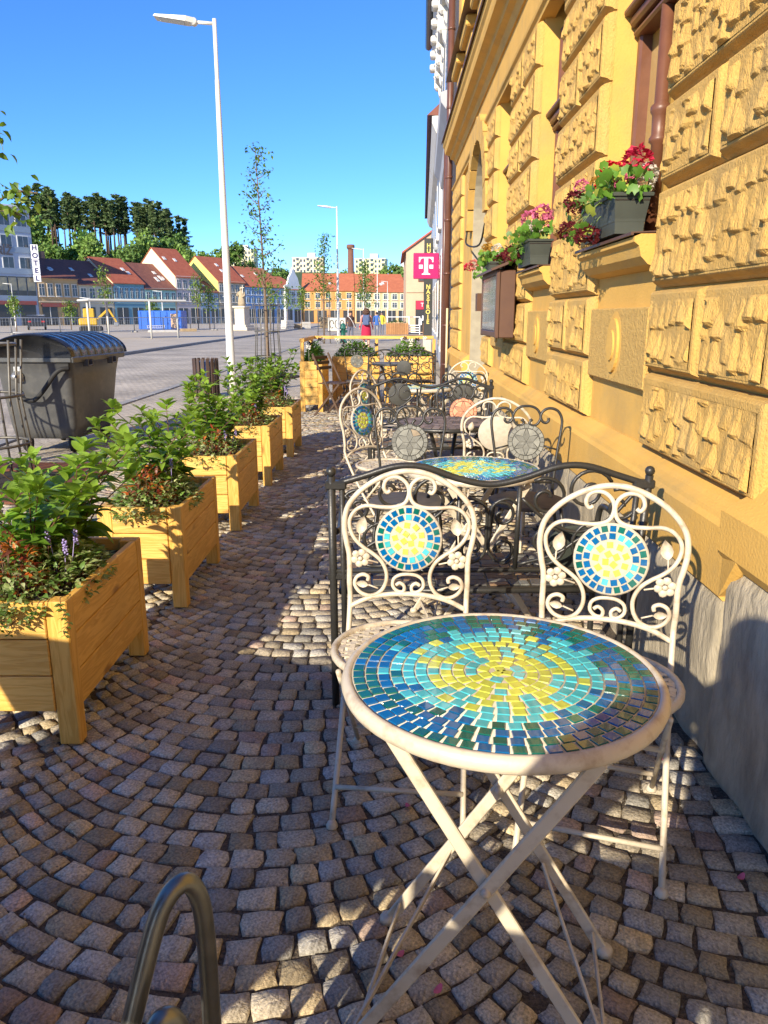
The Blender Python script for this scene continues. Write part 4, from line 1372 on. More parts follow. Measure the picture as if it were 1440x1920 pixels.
def flower_box(label, y0, y1, x, z, heads, trail, r, L2, leafn):
    t = thing('window_box', label[0], 'window box', (x, (y0 + y1) / 2, z), 0, 'grey window boxes on the sills')
    L_ = y1 - y0
    m = MB()
    def ring(w_, l_, zz): return [(-w_ / 2, -l_ / 2, zz), (w_ / 2, -l_ / 2, zz), (w_ / 2, l_ / 2, zz), (-w_ / 2, l_ / 2, zz)]
    secs = [(.12, L_ - .07, 0), (.125, L_ - .064, .045), (.128, L_ - .062, .05), (.129, L_ - .060, .06), (.15, L_ - .02, .145), (.168, L_, .147), (.172, L_ + .004, .158), (.164, L_ - .004, .162), (.146, L_ - .024, .158), (.144, L_ - .03, .13)]
    v = []
    for s in secs: v += ring(*s)
    F = [(0, 1, 2, 3)] + [(4 * i + k, 4 * i + (k + 1) % 4, 4 * i + 4 + (k + 1) % 4, 4 * i + 4 + k) for i in range(len(secs) - 1) for k in range(4)]
    m.add(v, F); m.build('trough', M_trough, t)
    MB().box((0, 0, .135), (.146, L_ - .024, .01)).build('soil', M_soil, t)
    p = thing('geranium_plant', label[1], 'plant', (x, (y0 + y1) / 2, z + .14), 0, 'geraniums in the window boxes')
    lv = MB(); stm = MB()
    for i in range(leafn):
        yy = r.uniform(-L_ / 2 - .04, L_ / 2 + trail * .5); xx = r.uniform(-.16, .10)
        zz = r.uniform(-.13, .09) if xx < -.085 and yy > -L_ * .28 else r.uniform(-.01, .12)
        d = Vector((xx - .02 + r.uniform(-.4, .1), r.uniform(-1, .6), r.uniform(-.2, .5)))
        f = r.uniform(.65, 1.35); c_ = (.11 * f, .235 * f, .03 * f)
        if r.random() < .12: c_ = (.36 * f, .40 * f, .06 * f)
        M = leaf_matrix((xx, yy, zz), d, r.uniform(-.5, .5), r.uniform(.035, .062))
        lv.add(GL[0], GL[1], c_, True, M @ RX(R(50)))
        if i % 3 == 0: stm.tube([(xx * .3, max(-L_ / 2, min(L_ / 2, yy * .8)), -.01), (xx * .7, yy * .9, zz * .5 + .02), (xx, yy, zz)], .002, 4)
    lv.build('leaves', M_ger, p)['kind'] = 'stuff'
    for (hx, hy, hz, hr, c_) in heads:
        m = MB()
        stm.tube(spline([(0, max(-L_ / 2, min(L_ / 2, hy * .6)), 0), (hx * .6, hy * .8, hz * .6 + .03), (hx, hy, hz)], 3), .0022, 4)
        for q in range(46):
            a = q * 2.39996; u = 1 - 1.55 * (q + .5) / 46
            s_ = math.sqrt(max(0, 1 - u * u))
            dv = Vector((s_ * math.cos(a), s_ * math.sin(a), u))
            pc = dv * hr * r.uniform(.85, 1.05) + Vector((hx, hy, hz))
            Mx = leaf_matrix(pc, dv + Vector((r.uniform(-.6, .6), r.uniform(-.6, .6), r.uniform(-.5, .5))), r.uniform(-1, 1), hr * .55)
            for pe in range(3):
                m.add([(0, 0, 0), (-.32, .45, .06), (0, .8, -.08), (.32, .45, .06)], [(0, 1, 2, 3)], None, False, Mx @ RZ((pe - 1) * 1.2))
        m.build('flower_head', M_pet[c_], p)
    stm.build('stems', mat('green_stem', (.14, .20, .05)), p)
fr = random.Random(5)
flower_box(('grey window box on the nearest window sill', 'red, pink and maroon geraniums spilling from the nearest window box'), 3.45, 4.05, 1.01, 1.71,
           [(.05, -.15, .165, .055, 'crimson'), (-.045, -.10, .125, .045, 'red'), (-.06, -.04, .09, .035, 'red'), (.0, -.14, .075, .038, 'pink'), (.095, -.16, .115, .038, 'white'), (.10, -.12, .07, .034, 'white'), (-.105, .20, .115, .03, 'pink'), (-.125, .25, .06, .04, 'maroon'), (-.14, .27, -.08, .042, 'maroon'), (-.125, -.06, -.135, .045, 'maroon'), (-.12, .03, -.125, .036, 'maroon'), (-.13, .22, .02, .03, 'maroon'), (-.06, .12, .12, .025, 'yellow')], .20, fr, 0, 150)
flower_box(('grey window box on the second window sill', 'pale pink geraniums in the second window box'), 5.46, 6.05, 1.0, 1.71,
           [(.03, -.12, .20, .055, 'pink'), (-.04, -.05, .17, .05, 'pink'), (.07, -.1, .15, .045, 'pink'), (.0, -.1, .11, .045, 'white'), (-.13, .12, -.06, .055, 'maroon'), (-.12, .22, -.02, .04, 'maroon')], .16, fr, 0, 130)
flower_box(('grey window box on the third window sill, above the menu case', 'orange and dark red geraniums in the third window box'), 7.66, 8.25, 1.0, 1.71,
           [(-.05, .1, .16, .05, 'yellow'), (-.03, .2, .14, .05, 'yellow'), (.03, -.05, .14, .05, 'white'), (.09, -.22, .05, .06, 'maroon'), (.03, -.25, .02, .055, 'maroon'), (-.16, .35, .02, .05, 'salmon'), (-.2, .42, 0, .045, 'crimson'), (.1, -.3, -.02, .05, 'maroon')], .2, fr, 0, 130)
# fallen petals
pt = 0
for (x, y) in ((.21, 1.545), (.02, 1.40), (.05, 1.93), (.86, 2.18), (.93, 2.55), (.1, 1.31), (.88, 1.65)):
    m = MB().add([(0, 0, .001)] + [(.012 * math.cos(a_) * (1 + .15 * math.cos(2 * a_)), .008 * math.sin(a_), .003 + .003 * math.cos(2 * a_)) for a_ in [2 * PI * k / 9 for k in range(9)]], [(0, k + 1, (k + 1) % 9 + 1) for k in range(9)], None, True)
    o = m.build('fallen_petal', M_pet['pink'], None, (x, y, .004), (0, .2, x * 40))
    pt += 1
    tag(o, ('pink petal lying under the foreground table', 'pink petal by the left table foot', 'pink petal between the foreground chairs', 'pink petal at the foot of the stone plinth', 'farther pink petal at the foot of the stone plinth', 'pink petal near the picture bottom under the table', 'pink petal beside the right chair leg')[pt - 1], 'petal', 'fallen petals')
# ---------------------------------------------------------------- container, lamps, street trees, litter bin
M_cont = mat('dark_grey_plastic', (.088, .09, .09), (.066, .068, .069), 6, .26, bump=.06, bscale=20, dirt=(.15, .145, .13), dscale=9, damt=.5)
M_lidp = mat('black_lid_plastic', (.022, .023, .026), (.030, .031, .033), 6, .14, bump=.05, bscale=12)
M_rub = mat('black_rubber', (.012, .012, .012), None, rough=.7)
M_steel = mat('zinc_steel', (.50, .50, .48), (.38, .38, .37), 14, .38, metal=.8)
def waste_container(label, loc, rz):
    """origin at ground under the middle of the near end; long axis +Y"""
    t = thing('waste_container', label, 'waste container', loc, rz, 'dark waste containers')
    Wd, Ld = .84, 1.20
    m = MB()
    secs = [(.66, .10, 1.00, .16), (.70, .07, 1.06, .30), (.78, .02, 1.16, .80), (.82, .0, 1.20, .93), (.86, -.02, 1.22, .95), (.86, -.02, 1.22, .985)]
    v = []; nseg = 6
    for (w_, ya, yb, z) in secs:
        cr = .07
        ring = []
        for (sx, sy, a0) in ((1, 0, -90), (1, 1, 0), (-1, 1, 90), (-1, 0, 180)):
            cx = sx * (w_ / 2 - cr); cy = (yb - cr) if sy else (ya + cr)
            for k in range(nseg + 1):
                a = R(a0 + 90 * k / nseg); ring.append((cx + cr * math.cos(a), cy + cr * math.sin(a), z))
        v += ring
    n = 4 * (nseg + 1)
    F = [tuple(range(n))[::-1]] + [(i * n + k, i * n + (k + 1) % n, (i + 1) * n + (k + 1) % n, (i + 1) * n + k) for i in range(len(secs) - 1) for k in range(n)]
    m.add(v, F, None, True); m.build('body', M_cont, t)
    # barrel lid with ribs
    m = MB(); v = []; N = 22
    ys = [-.03, -.015]
    prof = [(-.03, .0), (-.02, .012)]
    yy = .02
    while yy < 1.18:
        prof += [(yy, .012), (yy + .014, .020), (yy + .075, .020), (yy + .087, .012), (yy + .16, .012)]; yy += .165
    prof += [(1.21, .012), (1.23, 0)]
    for (y, dz) in prof:
        for k in range(N + 1):
            a = PI * k / N
            v.append((-(.43 + dz * .3) * math.cos(a), y, .99 + (.215 + dz) * math.sin(a) ** .9 if 0 < k < N else .99))
    F = [(i * (N + 1) + k, i * (N + 1) + k + 1, (i + 1) * (N + 1) + k + 1, (i + 1) * (N + 1) + k) for i in range(len(prof) - 1) for k in range(N)]
    F += [tuple(range(N + 1)), tuple((len(prof) - 1) * (N + 1) + k for k in range(N + 1))[::-1]]
    m.add(v, F, None, True)
    lid = m.build('lid', M_lidp, t)
    m = MB(); m.cbox((.435, .6, .965), (.03, 1.25, .06), .008); m.cbox((-.435, .6, .965), (.03, 1.25, .06), .008); m.cbox((0, -.028, .965), (.86, .02, .045), .006)
    m.build('lid_rim', M_cont, lid)
    for y in (.28, .86):
        m = MB(); m.cbox((.46, y, .90), (.05, .09, .012), .003); m.cbox((.455, y - .05, .925), (.06, .012, .07), .003); m.cbox((.455, y + .05, .925), (.06, .012, .07), .003); m.build('front_handle', M_cont, t)
    m = MB(); m.lathe([(.06, 0), (.06, .02), (.035, .03), (.03, .09), (.0001, .09)], 16, T(-.16, .02, .80) @ RX(PI / 2)); m.cbox((-.16, .03, .84), (.10, .05, .2), .015)
    m.build('lifting_trunnion', M_steel, t)
    m = MB(); m.tube(spline([(.40, -.02, .885), (.33, -.06, .875), (.26, -.075, .82), (.16, -.07, .70), (.06, -.06, .60), (-.02, -.05, .565), (-.16, -.04, .60), (-.19, -.03, .68)], 5), .018, 8, False, None, None, True, (1, 1.3))
    m.build('lid_lever', M_rub, t)
    m = MB(); m.cbox((.33, -.012, .90), (.14, .03, .07), .01); m.build('grip_recess', M_rub, t)
    for (x, y) in ((.25, .22), (-.25, .22), (.25, .98), (-.25, .98)):
        m = MB().lathe([(.03, -.022), (.085, -.02), (.095, -.008), (.095, .008), (.085, .02), (.03, .022)], 20, T(x, y, .095) @ RY(PI / 2)); m.cbox((x, y, .15), (.07, .05, .06), .006)
        m.build('wheel', M_rub, t)
    return t
waste_container('dark grey waste container with barrel lid beside the planters', (-3.60, 7.76, -.022), R(-4))
waste_container('dark grey waste container added out of view at the left for its shadow', (-2.07, .475, 0), R(-107))  # unseen copy, added to cast the shadow over the left foreground

# steel tree guard with rusty grate and the tree whose branch hangs in from the left
M_rust = mat('rusty_grate_steel', (.17, .055, .022), (.10, .035, .016), 9, .75, bump=.3, bscale=60)
M_rod = mat('grey_rod_steel', (.17, .16, .14), (.11, .105, .095), 16, .5, metal=.4)
M_bark = mat('young_bark', (.20, .14, .09), (.12, .085, .055), 16, .9, bump=.8, bscale=40)
M_tleaf = mat('tree_leaf', (1.1, 1.1, 1.0), (.75, .8, .7), 20, .5, attr=True, trans=.35)
def tree_guard(label, loc, h, r0, nrod):
    t = thing('tree_guard', label, 'tree guard', loc, 0, 'steel rod tree guards')
    for i in range(nrod):
        a = 2 * PI * (i + .5) / nrod
        m = MB().tube([(r0 * 1.1 * math.cos(a), r0 * 1.1 * math.sin(a), 0), (r0 * .9 * math.cos(a), r0 * .9 * math.sin(a), h * .6), (r0 * 1.05 * math.cos(a), r0 * 1.05 * math.sin(a), h)], .011, 6); m.build('rod', M_rod, t)
    for z in (.28, .62, .97):
        rr = r0 * (1.05 - .15 * z)
        m = MB().tube([(rr * math.cos(2 * PI * i / 24), rr * math.sin(2 * PI * i / 24), h * z) for i in range(24)], .012, 6, True); m.build('hoop', M_rod, t)
    return t
def young_tree(label, loc, h, crown0, spread, nb, nl, lsize, r, cols, lean=0.0, trunk=.035, name='young_tree', group='young street trees', clump=.10):
    t = thing(name, label, 'tree', loc, 0, group)
    m = MB(); lv = MB()
    pts = spline([(0, 0, 0), (lean * .2, .02, h * .35), (lean * .5, -.02, h * .65), (lean, .0, h)], 6)
    m.tube(pts, [trunk * (1 - .86 * i / (len(pts) - 1)) for i in range(len(pts))], 7)
    v0, F0 = leaf_geo(1, .6, .25, .3, 2)
    for b in range(nb):
        q = crown0 + (1 - crown0) * (b + .3) / nb
        k = min(len(pts) - 2, int(q * (len(pts) - 1)))
        p = pts[k].lerp(pts[k + 1], q * (len(pts) - 1) - k)
        a = b * 2.4 + r.uniform(-.5, .5)
        L_ = spread * (1 - .75 * (q - crown0) / (1 - crown0)) * r.uniform(.55, 1.1)
        tip = p + Vector((L_ * math.cos(a), L_ * math.sin(a), L_ * r.uniform(.5, 1.1)))
        mid = p.lerp(tip, .5) + Vector((0, 0, -.12 * L_))
        bp_ = spline([p, mid, tip], 4)
        m.tube(bp_, [trunk * .28 * (1 - .7 * i / (len(bp_) - 1)) for i in range(len(bp_))], 5)
        for i in range(nl):
            s = bp_[r.randrange(2, len(bp_))] + Vector((r.gauss(0, clump), r.gauss(0, clump), r.gauss(0, clump * .8)))
            f = r.uniform(.65, 1.35); c_ = cols[r.randrange(len(cols))]
            lv.add(v0, F0, tuple(f * q_ for q_ in c_), True, leaf_matrix(s, (r.uniform(-1, 1), r.uniform(-1, 1), r.uniform(-1, .5)), r.uniform(-1, 1), lsize * r.uniform(.7, 1.3)))
    m.build('trunk', M_bark, t)
    lv.build('crown', M_tleaf, t)['kind'] = 'stuff'
    return t
tr = random.Random(31)
GREEN = [(.10, .20, .03), (.15, .26, .04), (.07, .14, .025)]
tree_guard('grey steel tree guard at the left edge beside the container', (-3.40, 6.35, 0), 1.18, .34, 10)
gr = thing('tree_grate', 'rusty steel tree grate on the ground at the left edge', 'tree grate', (-3.40, 6.35, .0))
for (x, y, a, b) in ((0, -.62, 1.7, .36), (0, .62, 1.7, .36), (-.66, 0, .36, .86), (.66, 0, .36, .86)):
    m = MB().cbox((x, y, .012), (a, b, .02), .003); o = m.build('grate_plate', M_rust, gr)
MB().box((0, 0, .003), (.96, .88, .006)).build('soil_bed', M_soil, gr)
tree_guard('grey steel guard round the street tree outside the left edge', (-4.14, 6.3, 0), 1.18, .30, 10)
t0 = young_tree('street tree whose leafy branch hangs in at the upper left edge', (-4.14, 6.3, 0), 4.2, .52, 1.05, 16, 60, .075, tr, [(.20, .27, .03), (.13, .22, .03), (.28, .33, .05)], 0, .055)
lv = MB(); m = MB()
v0, F0 = leaf_geo(1, .62, .25, .3, 3)
for bpts in ([(-4.1, 6.25, 1.75), (-2.95, 5.8, 2.08), (-2.55, 5.5, 2.17), (-2.36, 5.45, 2.16)], [(-4.1, 6.25, 2.0), (-2.9, 5.7, 2.4), (-2.62, 5.5, 2.52), (-2.60, 5.5, 2.62)], [(-2.9, 5.75, 2.1), (-2.62, 5.5, 2.06), (-2.48, 5.45, 2.02)]):
    q = spline(bpts, 6); m.tube(q, [.016 - .012 * i / (len(q) - 1) for i in range(len(q))], 6)
    for i in range(38):
        p = q[tr.randrange(len(q) // 2, len(q))] + Vector((tr.gauss(0, .055), tr.gauss(0, .06), tr.gauss(0, .045)))
        if p.x > -2.56 and p.z > 2.35: p.x = -2.62
        f = tr.uniform(.7, 1.3); c_ = [(.15, .25, .03), (.10, .19, .03), (.22, .30, .05)][tr.randrange(3)]
        lv.add(v0, F0, tuple(f * k for k in c_), True, leaf_matrix(p, (tr.uniform(-1, 1), tr.uniform(-1, 1), tr.uniform(-1, .3)), tr.uniform(-1, 1), tr.uniform(.05, .085)))
for o_, mm, nm in ((m, M_bark, 'branch'), (lv, M_tleaf, 'branch_leaves')):
    o = o_.build(nm, mm, t0); o.matrix_parent_inverse = Matrix.Translation((4.14, -6.3, 0))
    if nm == 'branch_leaves': o['kind'] = 'stuff'

young_tree('slender young tree behind the lamp post, held by a steel guard', (-2.88, 18.2, 0), 4.92, .34, .72, 26, 26, .085, tr, GREEN, -.12, .045, clump=.085)
tree_guard('steel rod guard round the slender young tree behind the lamp post', (-2.88, 18.2, 0), 1.65, .30, 8)
MB().lathe([(.75, 0), (.7, .03), (.1, .06)], 20).build('mulch_mound', M_soil, None, (-2.88, 18.2, -.02))['kind'] = 'structure'
young_tree('young tree in a steel guard beside the second lamp post', (-3.45, 40, 0), 5.2, .36, .9, 24, 34, .12, tr, GREEN, .1, .05, clump=.12)
tree_guard('steel rod guard of the tree beside the second lamp post', (-3.45, 40, 0), 2.2, .34, 6)
young_tree('young tree beyond the two walking people', (-2.1, 62, 0), 5.4, .36, 1.1, 22, 36, .17, tr, GREEN, .0, .06, clump=.16)

M_lamp = mat('white_lamp_paint', (.66, .66, .63), (.60, .60, .57), 3, .38)
M_led = mat('led_glass', (.45, .50, .52), None, rough=.15)
def street_lamp(label, loc, h, arm=.92, rz=0.0, r0=.075):
    t = thing('street_lamp', label, 'street lamp', loc, rz, 'white street lamps')
    m = MB().lathe([(r0 * 1.25, 0), (r0 * 1.25, .3), (r0, .34), (r0 * .78, h * .5), (r0 * .52, h - .9), (r0 * .45, h - .88), (r0 * .45, h), (.001, h + .005)], 18); m.build('pole', M_lamp, t)
    m = MB().tube([(0, 0, h - .07), (-arm * .35, 0, h - .045)], .028, 10); m.build('arm', M_lamp, t)
    m = MB()
    tl = T(-arm * .33, 0, h - .05) @ RY(R(8))
    m.add([(0, -.05, -.03), (0, .05, -.03), (0, .05, .05), (0, -.05, .05), (-.14, -.13, -.035), (-.14, .13, -.035), (-.14, .13, .04), (-.14, -.13, .04), (-.66, -.12, -.03), (-.66, .12, -.03), (-.64, .12, 0), (-.64, -.12, 0)],
          [(0, 1, 2, 3), (0, 4, 5, 1), (1, 5, 6, 2), (2, 6, 7, 3), (3, 7, 4, 0), (4, 8, 9, 5), (5, 9, 10, 6), (6, 10, 11, 7), (7, 11, 8, 4), (8, 11, 10, 9)], None, False, tl)
    m.lathe([(.05, -.05), (.06, -.03), (.06, .04), (.05, .06)], 12, tl @ T(-.03, 0, 0) @ RX(PI / 2))
    hd = m.build('lamp_head', M_lamp, t)
    MB().box((-.38, 0, -.036), (.4, .2, .008), tl).build('lamp_glass', M_led, hd)
    return t
street_lamp('tall white street lamp close behind the planter row', (-2.89, 14.0, -.022), 6.05)
street_lamp('white street lamp in the middle distance near the walking people', (-2.78, 41, -.022), 6.7)
# slatted litter bin
lb = thing('litter_bin', 'dark slatted litter bin at the foot of the tall lamp', 'litter bin', (-3.28, 13.7, -.022))
MB().lathe([(.17, .05), (.19, .62)], 20).build('liner', M_steel, lb)
Mbs = mat('dark_slat_wood', (.07, .04, .03), (.045, .028, .022), 14, .6)
for i in range(16):
    a = 2 * PI * i / 16
    MB().cbox((0, 0, .34), (.055, .022, .66), .004).build('slat', Mbs, lb, (.215 * math.cos(a), .215 * math.sin(a), 0), (0, 0, a + PI / 2))
MB().lathe([(.2, 0), (.2, .05)], 20).build('base', Mbs, lb)
# ---------------------------------------------------------------- buildings across the square
def stucco(n, c):
    c = tuple(min(.8, q * 1.35) for q in c)
    return mat('stucco_' + n, c, tuple(q * .86 for q in c), .5, .9, dirt=tuple(q * .55 for q in c), dscale=.35, damt=.4)
M_win = mat('far_window_glass', (.035, .045, .06), (.08, .10, .12), 1.2, .12)
M_wfr = mat('white_window_frame', (.62, .62, .60))
M_tred = mat('red_roof_tiles', (.42, .12, .06), (.32, .08, .042), 1.6, .85, bump=.8, bscale=5)
M_tdark = mat('dark_roof_tiles', (.23, .085, .06), (.16, .06, .045), 1.6, .85, bump=.8, bscale=5)
M_tor = mat('orange_roof_tiles', (.50, .16, .075), (.38, .11, .052), 1.4, .85, bump=.8, bscale=5)
M_shop = mat('dark_shopfront', (.03, .032, .04), (.06, .055, .05), .6, .2)
ROW_P = Vector((-49.95, 112, -.1)); ROW_D = Vector((.563, .826, 0)); ROW_A = math.atan2(.826, .563)
def far_house(name, label, wallc, x0, x1, ze, zr, roof, cols, loc=None, rz=None, depth=11.0, floors=2, shop=None, gablec=None, trim=None, z1=3.4, cat='house', skyl=3, chim=0, wh=None):
    """row house: local x along the street, -y towards the square"""
    L_ = x1 - x0
    if loc is None: loc = ROW_P + ROW_D * x0; rz = ROW_A
    t = thing(name, label, cat, loc, rz)
    Mw = stucco(name + label[:6], wallc)
    m = MB()
    yr = depth * .5
    v = [(0, 0, 0), (L_ - .03, 0, 0), (L_ - .03, 0, ze), (0, 0, ze), (0, depth, 0), (L_ - .03, depth, 0), (L_ - .03, depth, ze), (0, depth, ze)]
    m.add(v, [(0, 1, 2, 3), (4, 7, 6, 5), (0, 4, 5, 1)])
    m.build('wall', Mw, t)
    m = MB()
    for x in (0, L_ - .03): m.add([(x, 0, 0), (x, 0, ze), (x, yr, zr), (x, depth, ze), (x, depth, 0)], [(0, 1, 2, 3, 4)])
    m.build('gable_wall', stucco('gab' + name + label[:6], gablec or wallc), t)
    m = MB(); e = .35; th = .12
    sl = (zr - ze) / yr
    for sgn in (0, 1):
        ya, yb = (-e, yr) if sgn == 0 else (depth + e, yr)
        za = ze - e * sl
        q = [(-.12, ya, za), (L_ + .10, ya, za), (L_ + .10, yb, zr + .02), (-.12, yb, zr + .02)]
        m.add(q + [(x, y, z + th) for x, y, z in q], [(0, 1, 2, 3), (4, 5, 6, 7), (0, 1, 5, 4), (1, 2, 6, 5), (2, 3, 7, 6), (3, 0, 4, 7)])
    rf = m.build('roof', roof, t)
    rr = random.Random(int(x0 * 10) + 3)
    for k in range(skyl):
        yy = rr.uniform(.25, .7) * yr; zz = ze + yy * sl + th
        MB().cbox((0, 0, .06), (.55, .8, .1), .02).build('skylight', M_wfr, rf, (rr.uniform(.12, .88) * L_, yy, zz), (math.atan(sl), 0, 0))
    for k in range(chim):
        MB().cbox((0, 0, .5), (.6, .6, 1.6), .03).build('chimney', stucco('chim', (.30, .16, .10)), rf, (L_ * (.25 + .5 * k), yr + .3, zr - .2))
    MB().cbox((L_ / 2, -.12, ze - .12), (L_ - .04, .24, .22), .05).build('eaves_cornice', stucco('tr' + name + label[:6], trim or wallc), t)
    MB().cbox((L_ / 2, -.05, z1), (L_ - .04, .12, .2), .03).build('string_course', stucco('tr' + name + label[:6], trim or wallc), t)
    fh = (ze - .4 - z1) / max(1, floors - 1)
    wh = wh or min(1.55, fh * .62)
    for f in range(floors - 1):
        zc_ = z1 + .15 + fh * (f + .5)
        for c_ in range(cols):
            xc = L_ * (c_ + .5) / cols; ww = min(.95, L_ / cols * .55)
            w_ = MB().cbox((0, -.02, 0), (ww + .28, .10, wh + .28), .02).build('window', stucco('wt' + name + label[:6], tuple(min(.8, q * 1.2 + .04) for q in (trim or wallc))), t, (xc, 0, zc_))
            MB().box((0, -.08, 0), (ww, .03, wh)).build('pane', M_win, w_)
            m = MB(); m.box((0, -.1, 0), (.06, .02, wh)); m.box((0, -.1, wh * .18), (ww, .02, .05)); m.build('glazing_bar', M_wfr, w_)
            MB().cbox((0, -.14, -wh / 2 - .16), (ww + .36, .16, .09), .02).build('sill', M_wfr, w_)
    n = max(2, int(L_ / 2.2))
    for c_ in range(n):
        xc = L_ * (c_ + .5) / n
        s_ = MB().cbox((0, 0, 1.35), (L_ / n * .72, .1, 2.5), .02).build('shop_window', M_shop, t, (xc, -.03, .1))
        MB().cbox((0, -.05, 1.35), (.08, .05, 2.5), .01).build('glazing_bar', M_wfr, s_)
    if shop: MB().cbox((L_ / 2, -.16, z1 - .45), (L_ * .9, .14, .5), .02).build('shop_fascia', shop, t)
    return t
S_red = mat('red_fascia', (.35, .05, .03), (.25, .10, .08), 2, .5)
far_house('ochre_house', 'ochre house with white window pediments next to the hotel', (.40, .27, .13), 0, 6.55, 6.8, 9.6, M_tdark, 5, shop=S_red, trim=(.45, .36, .24), chim=2, skyl=3)
far_house('cream_house', 'low cream house with a dark red roof beside the ochre house', (.42, .38, .28), 6.6, 12.5, 6.1, 9.6, M_tdark, 4, gablec=(.5, .42, .3), skyl=2)
far_house('teal_house', 'teal blue house with rich plaster ornament and red roof', (.12, .24, .29), 12.6, 18.4, 6.5, 10.3, M_tred, 6, gablec=(.56, .45, .30), trim=(.16, .28, .32), skyl=2, chim=0)
far_house('green_house', 'pale green house with skylights in its brown roof', (.24, .38, .34), 18.5, 24.8, 5.8, 9.8, M_tdark, 5, gablec=(.72, .68, .6), trim=(.28, .42, .38), skyl=6)
far_house('beige_house', 'tall beige house whose weathered gable wall shows above its neighbour', (.40, .35, .33), 24.9, 30.1, 7.9, 12.5, M_tred, 4, floors=3, gablec=(.60, .52, .36), skyl=2)
far_house('blue_grey_house', 'low blue grey house in front of a yellow gable', (.24, .32, .40), 30.2, 34.3, 5.5, 8.5, M_tdark, 3, skyl=1)
far_house('yellow_gable_house', 'house with a bright yellow gable wall behind the statue', (.36, .31, .22), 34.4, 40.9, 7.4, 11.7, M_tred, 5, floors=3, gablec=(.72, .52, .14), skyl=2)
far_house('blue_house', 'long blue house with red roof right of the statue', (.16, .27, .44), 41.0, 51.6, 6.8, 10.4, M_tor, 8, floors=3, gablec=(.55, .42, .3), trim=(.24, .34, .5), skyl=2)
bg = far_house('gabled_blue_house', 'narrow pale blue house with a pointed ornamental gable', (.44, .52, .66), 51.7, 56.5, 6.5, 9.0, M_tor, 3, floors=3, trim=(.55, .6, .7), skyl=0)
m = MB().prism([(0, 0), (4.8, 0), (4.75, .7), (4.1, 1.0), (3.7, 2.2), (3.0, 3.0), (2.4, 4.2), (1.8, 3.0), (1.1, 2.2), (.7, 1.0), (.05, .7)], .4, T(0, -.12, 6.45) @ RX(PI / 2) @ T(0, 0, -.3)); m.build('ornamental_gable', stucco('pale', (.52, .58, .70)), bg)
MB().cbox((-.05, -.25, 3.6), (.7, .5, 7.2), .05).build('corner_pier', stucco('whitep', (.70, .70, .70)), bg)
far_house('orange_house', 'orange house with small dark windows facing the camera', (.42, .205, .065), 0, 10.4, 6.5, 9.8, M_tor, 5, (-18.0, 159.5, -.1), R(4), 12, 3, None, None, (.5, .3, .12), 2.6, skyl=1)
far_house('peach_terrace', 'peach coloured long house right of the orange house', (.52, .35, .19), 0, 11.0, 6.3, 9.8, M_tor, 6, (-7.5, 160.3, -.1), R(14), 12, 3, None, None, (.66, .54, .34), 2.6, skyl=2)
far_house('pink_house', 'low pink house at the end of the square', (.50, .33, .28), 0, 9.5, 4.4, 9.2, M_tor, 5, (2.2, 163.5, -.1), R(8), 14, 2, None, None, (.6, .45, .4), 1.9, skyl=0)

# hotel
hl = ROW_P - ROW_D * 22
ht = thing('hotel_building', 'pale grey blue hotel block at the left edge of the square', 'hotel', hl, ROW_A)
Mh = mat('hotel_render', (.40, .45, .52), (.34, .39, .46), .3, .8)
Mh2 = mat('hotel_band', (.27, .34, .42), (.23, .30, .37), .3, .8)
MB().box((11, 6, 7.8), (21.9, 12, 15.6)).build('wall', Mh, ht)
for z in (3.5, 7.1, 9.9, 12.6): MB().cbox((11, -.03, z + .3), (21.8, .1, .75), .02).build('facade_band', Mh2, ht)
MB().cbox((11, 5.9, 15.75), (22.4, 12.6, .3), .05).build('roof_slab', M_wfr, ht)
for k, z in enumerate((8.4, 11.2, 13.9)):
    for i in range(9):
        w_ = MB().cbox((0, -.02, 0), (1.7, .1, 1.6), .02).build('window', M_wfr, ht, (1.4 + i * 2.4, 0, z + .1))
        MB().box((-.38, -.08, 0), (.68, .03, 1.4)).build('pane', M_win, w_); MB().box((.38, -.08, 0), (.68, .03, 1.4)).build('pane', M_win, w_)
Mgold = mat('warm_glass', (.40, .33, .18), (.10, .11, .12), .8, .1)
for i in range(16):
    w_ = MB().cbox((0, -.02, 0), (1.28, .1, 2.6), .02).build('restaurant_window', M_shop, ht, (.9 + i * 1.35, 0, 5.4)); MB().box((0, -.08, .3), (1.1, .03, 1.7)).build('pane', Mgold, w_)
for i in range(7): MB().cbox((0, 0, 1.5), (2.3, .15, 2.9), .02).build('shop_window', M_shop, ht, (1.7 + i * 3.1, -.02, .1))
MB().cbox((11, -.2, 3.2), (21, .3, .5), .02).build('shop_fascia', S_red, ht)
Mtxt = mat('sign_letter_dark', (.10, .09, .09)); Mblue = mat('sign_letter_blue', (.03, .03, .12)); Mwh = mat('sign_white', (.78, .78, .78))
TXM = RX(PI / 2)
text('facade_lettering', 'HOTEL ZLATÝ KŘÍŽ', 1.5, Mtxt, ht, T(12.2, -.12, 9.95) @ TXM, .03, bold=.03)
hs = thing('hotel_sign', 'vertical white HOTEL sign at the corner of the hotel', 'sign', ROW_P - ROW_D * .35 + Vector((.75, -.5, 0)), ROW_A - R(35))
for i, ch in enumerate('HOTEL'):
    b = MB().cbox((0, 0, 0), (.95, .3, .95), .03).build('letter_panel', Mwh, hs, (0, 0, 10.5 - i * 1.0)); text('letter', ch, .92, Mblue, b, T(0, -.16, 0) @ TXM, .01, bold=.035)

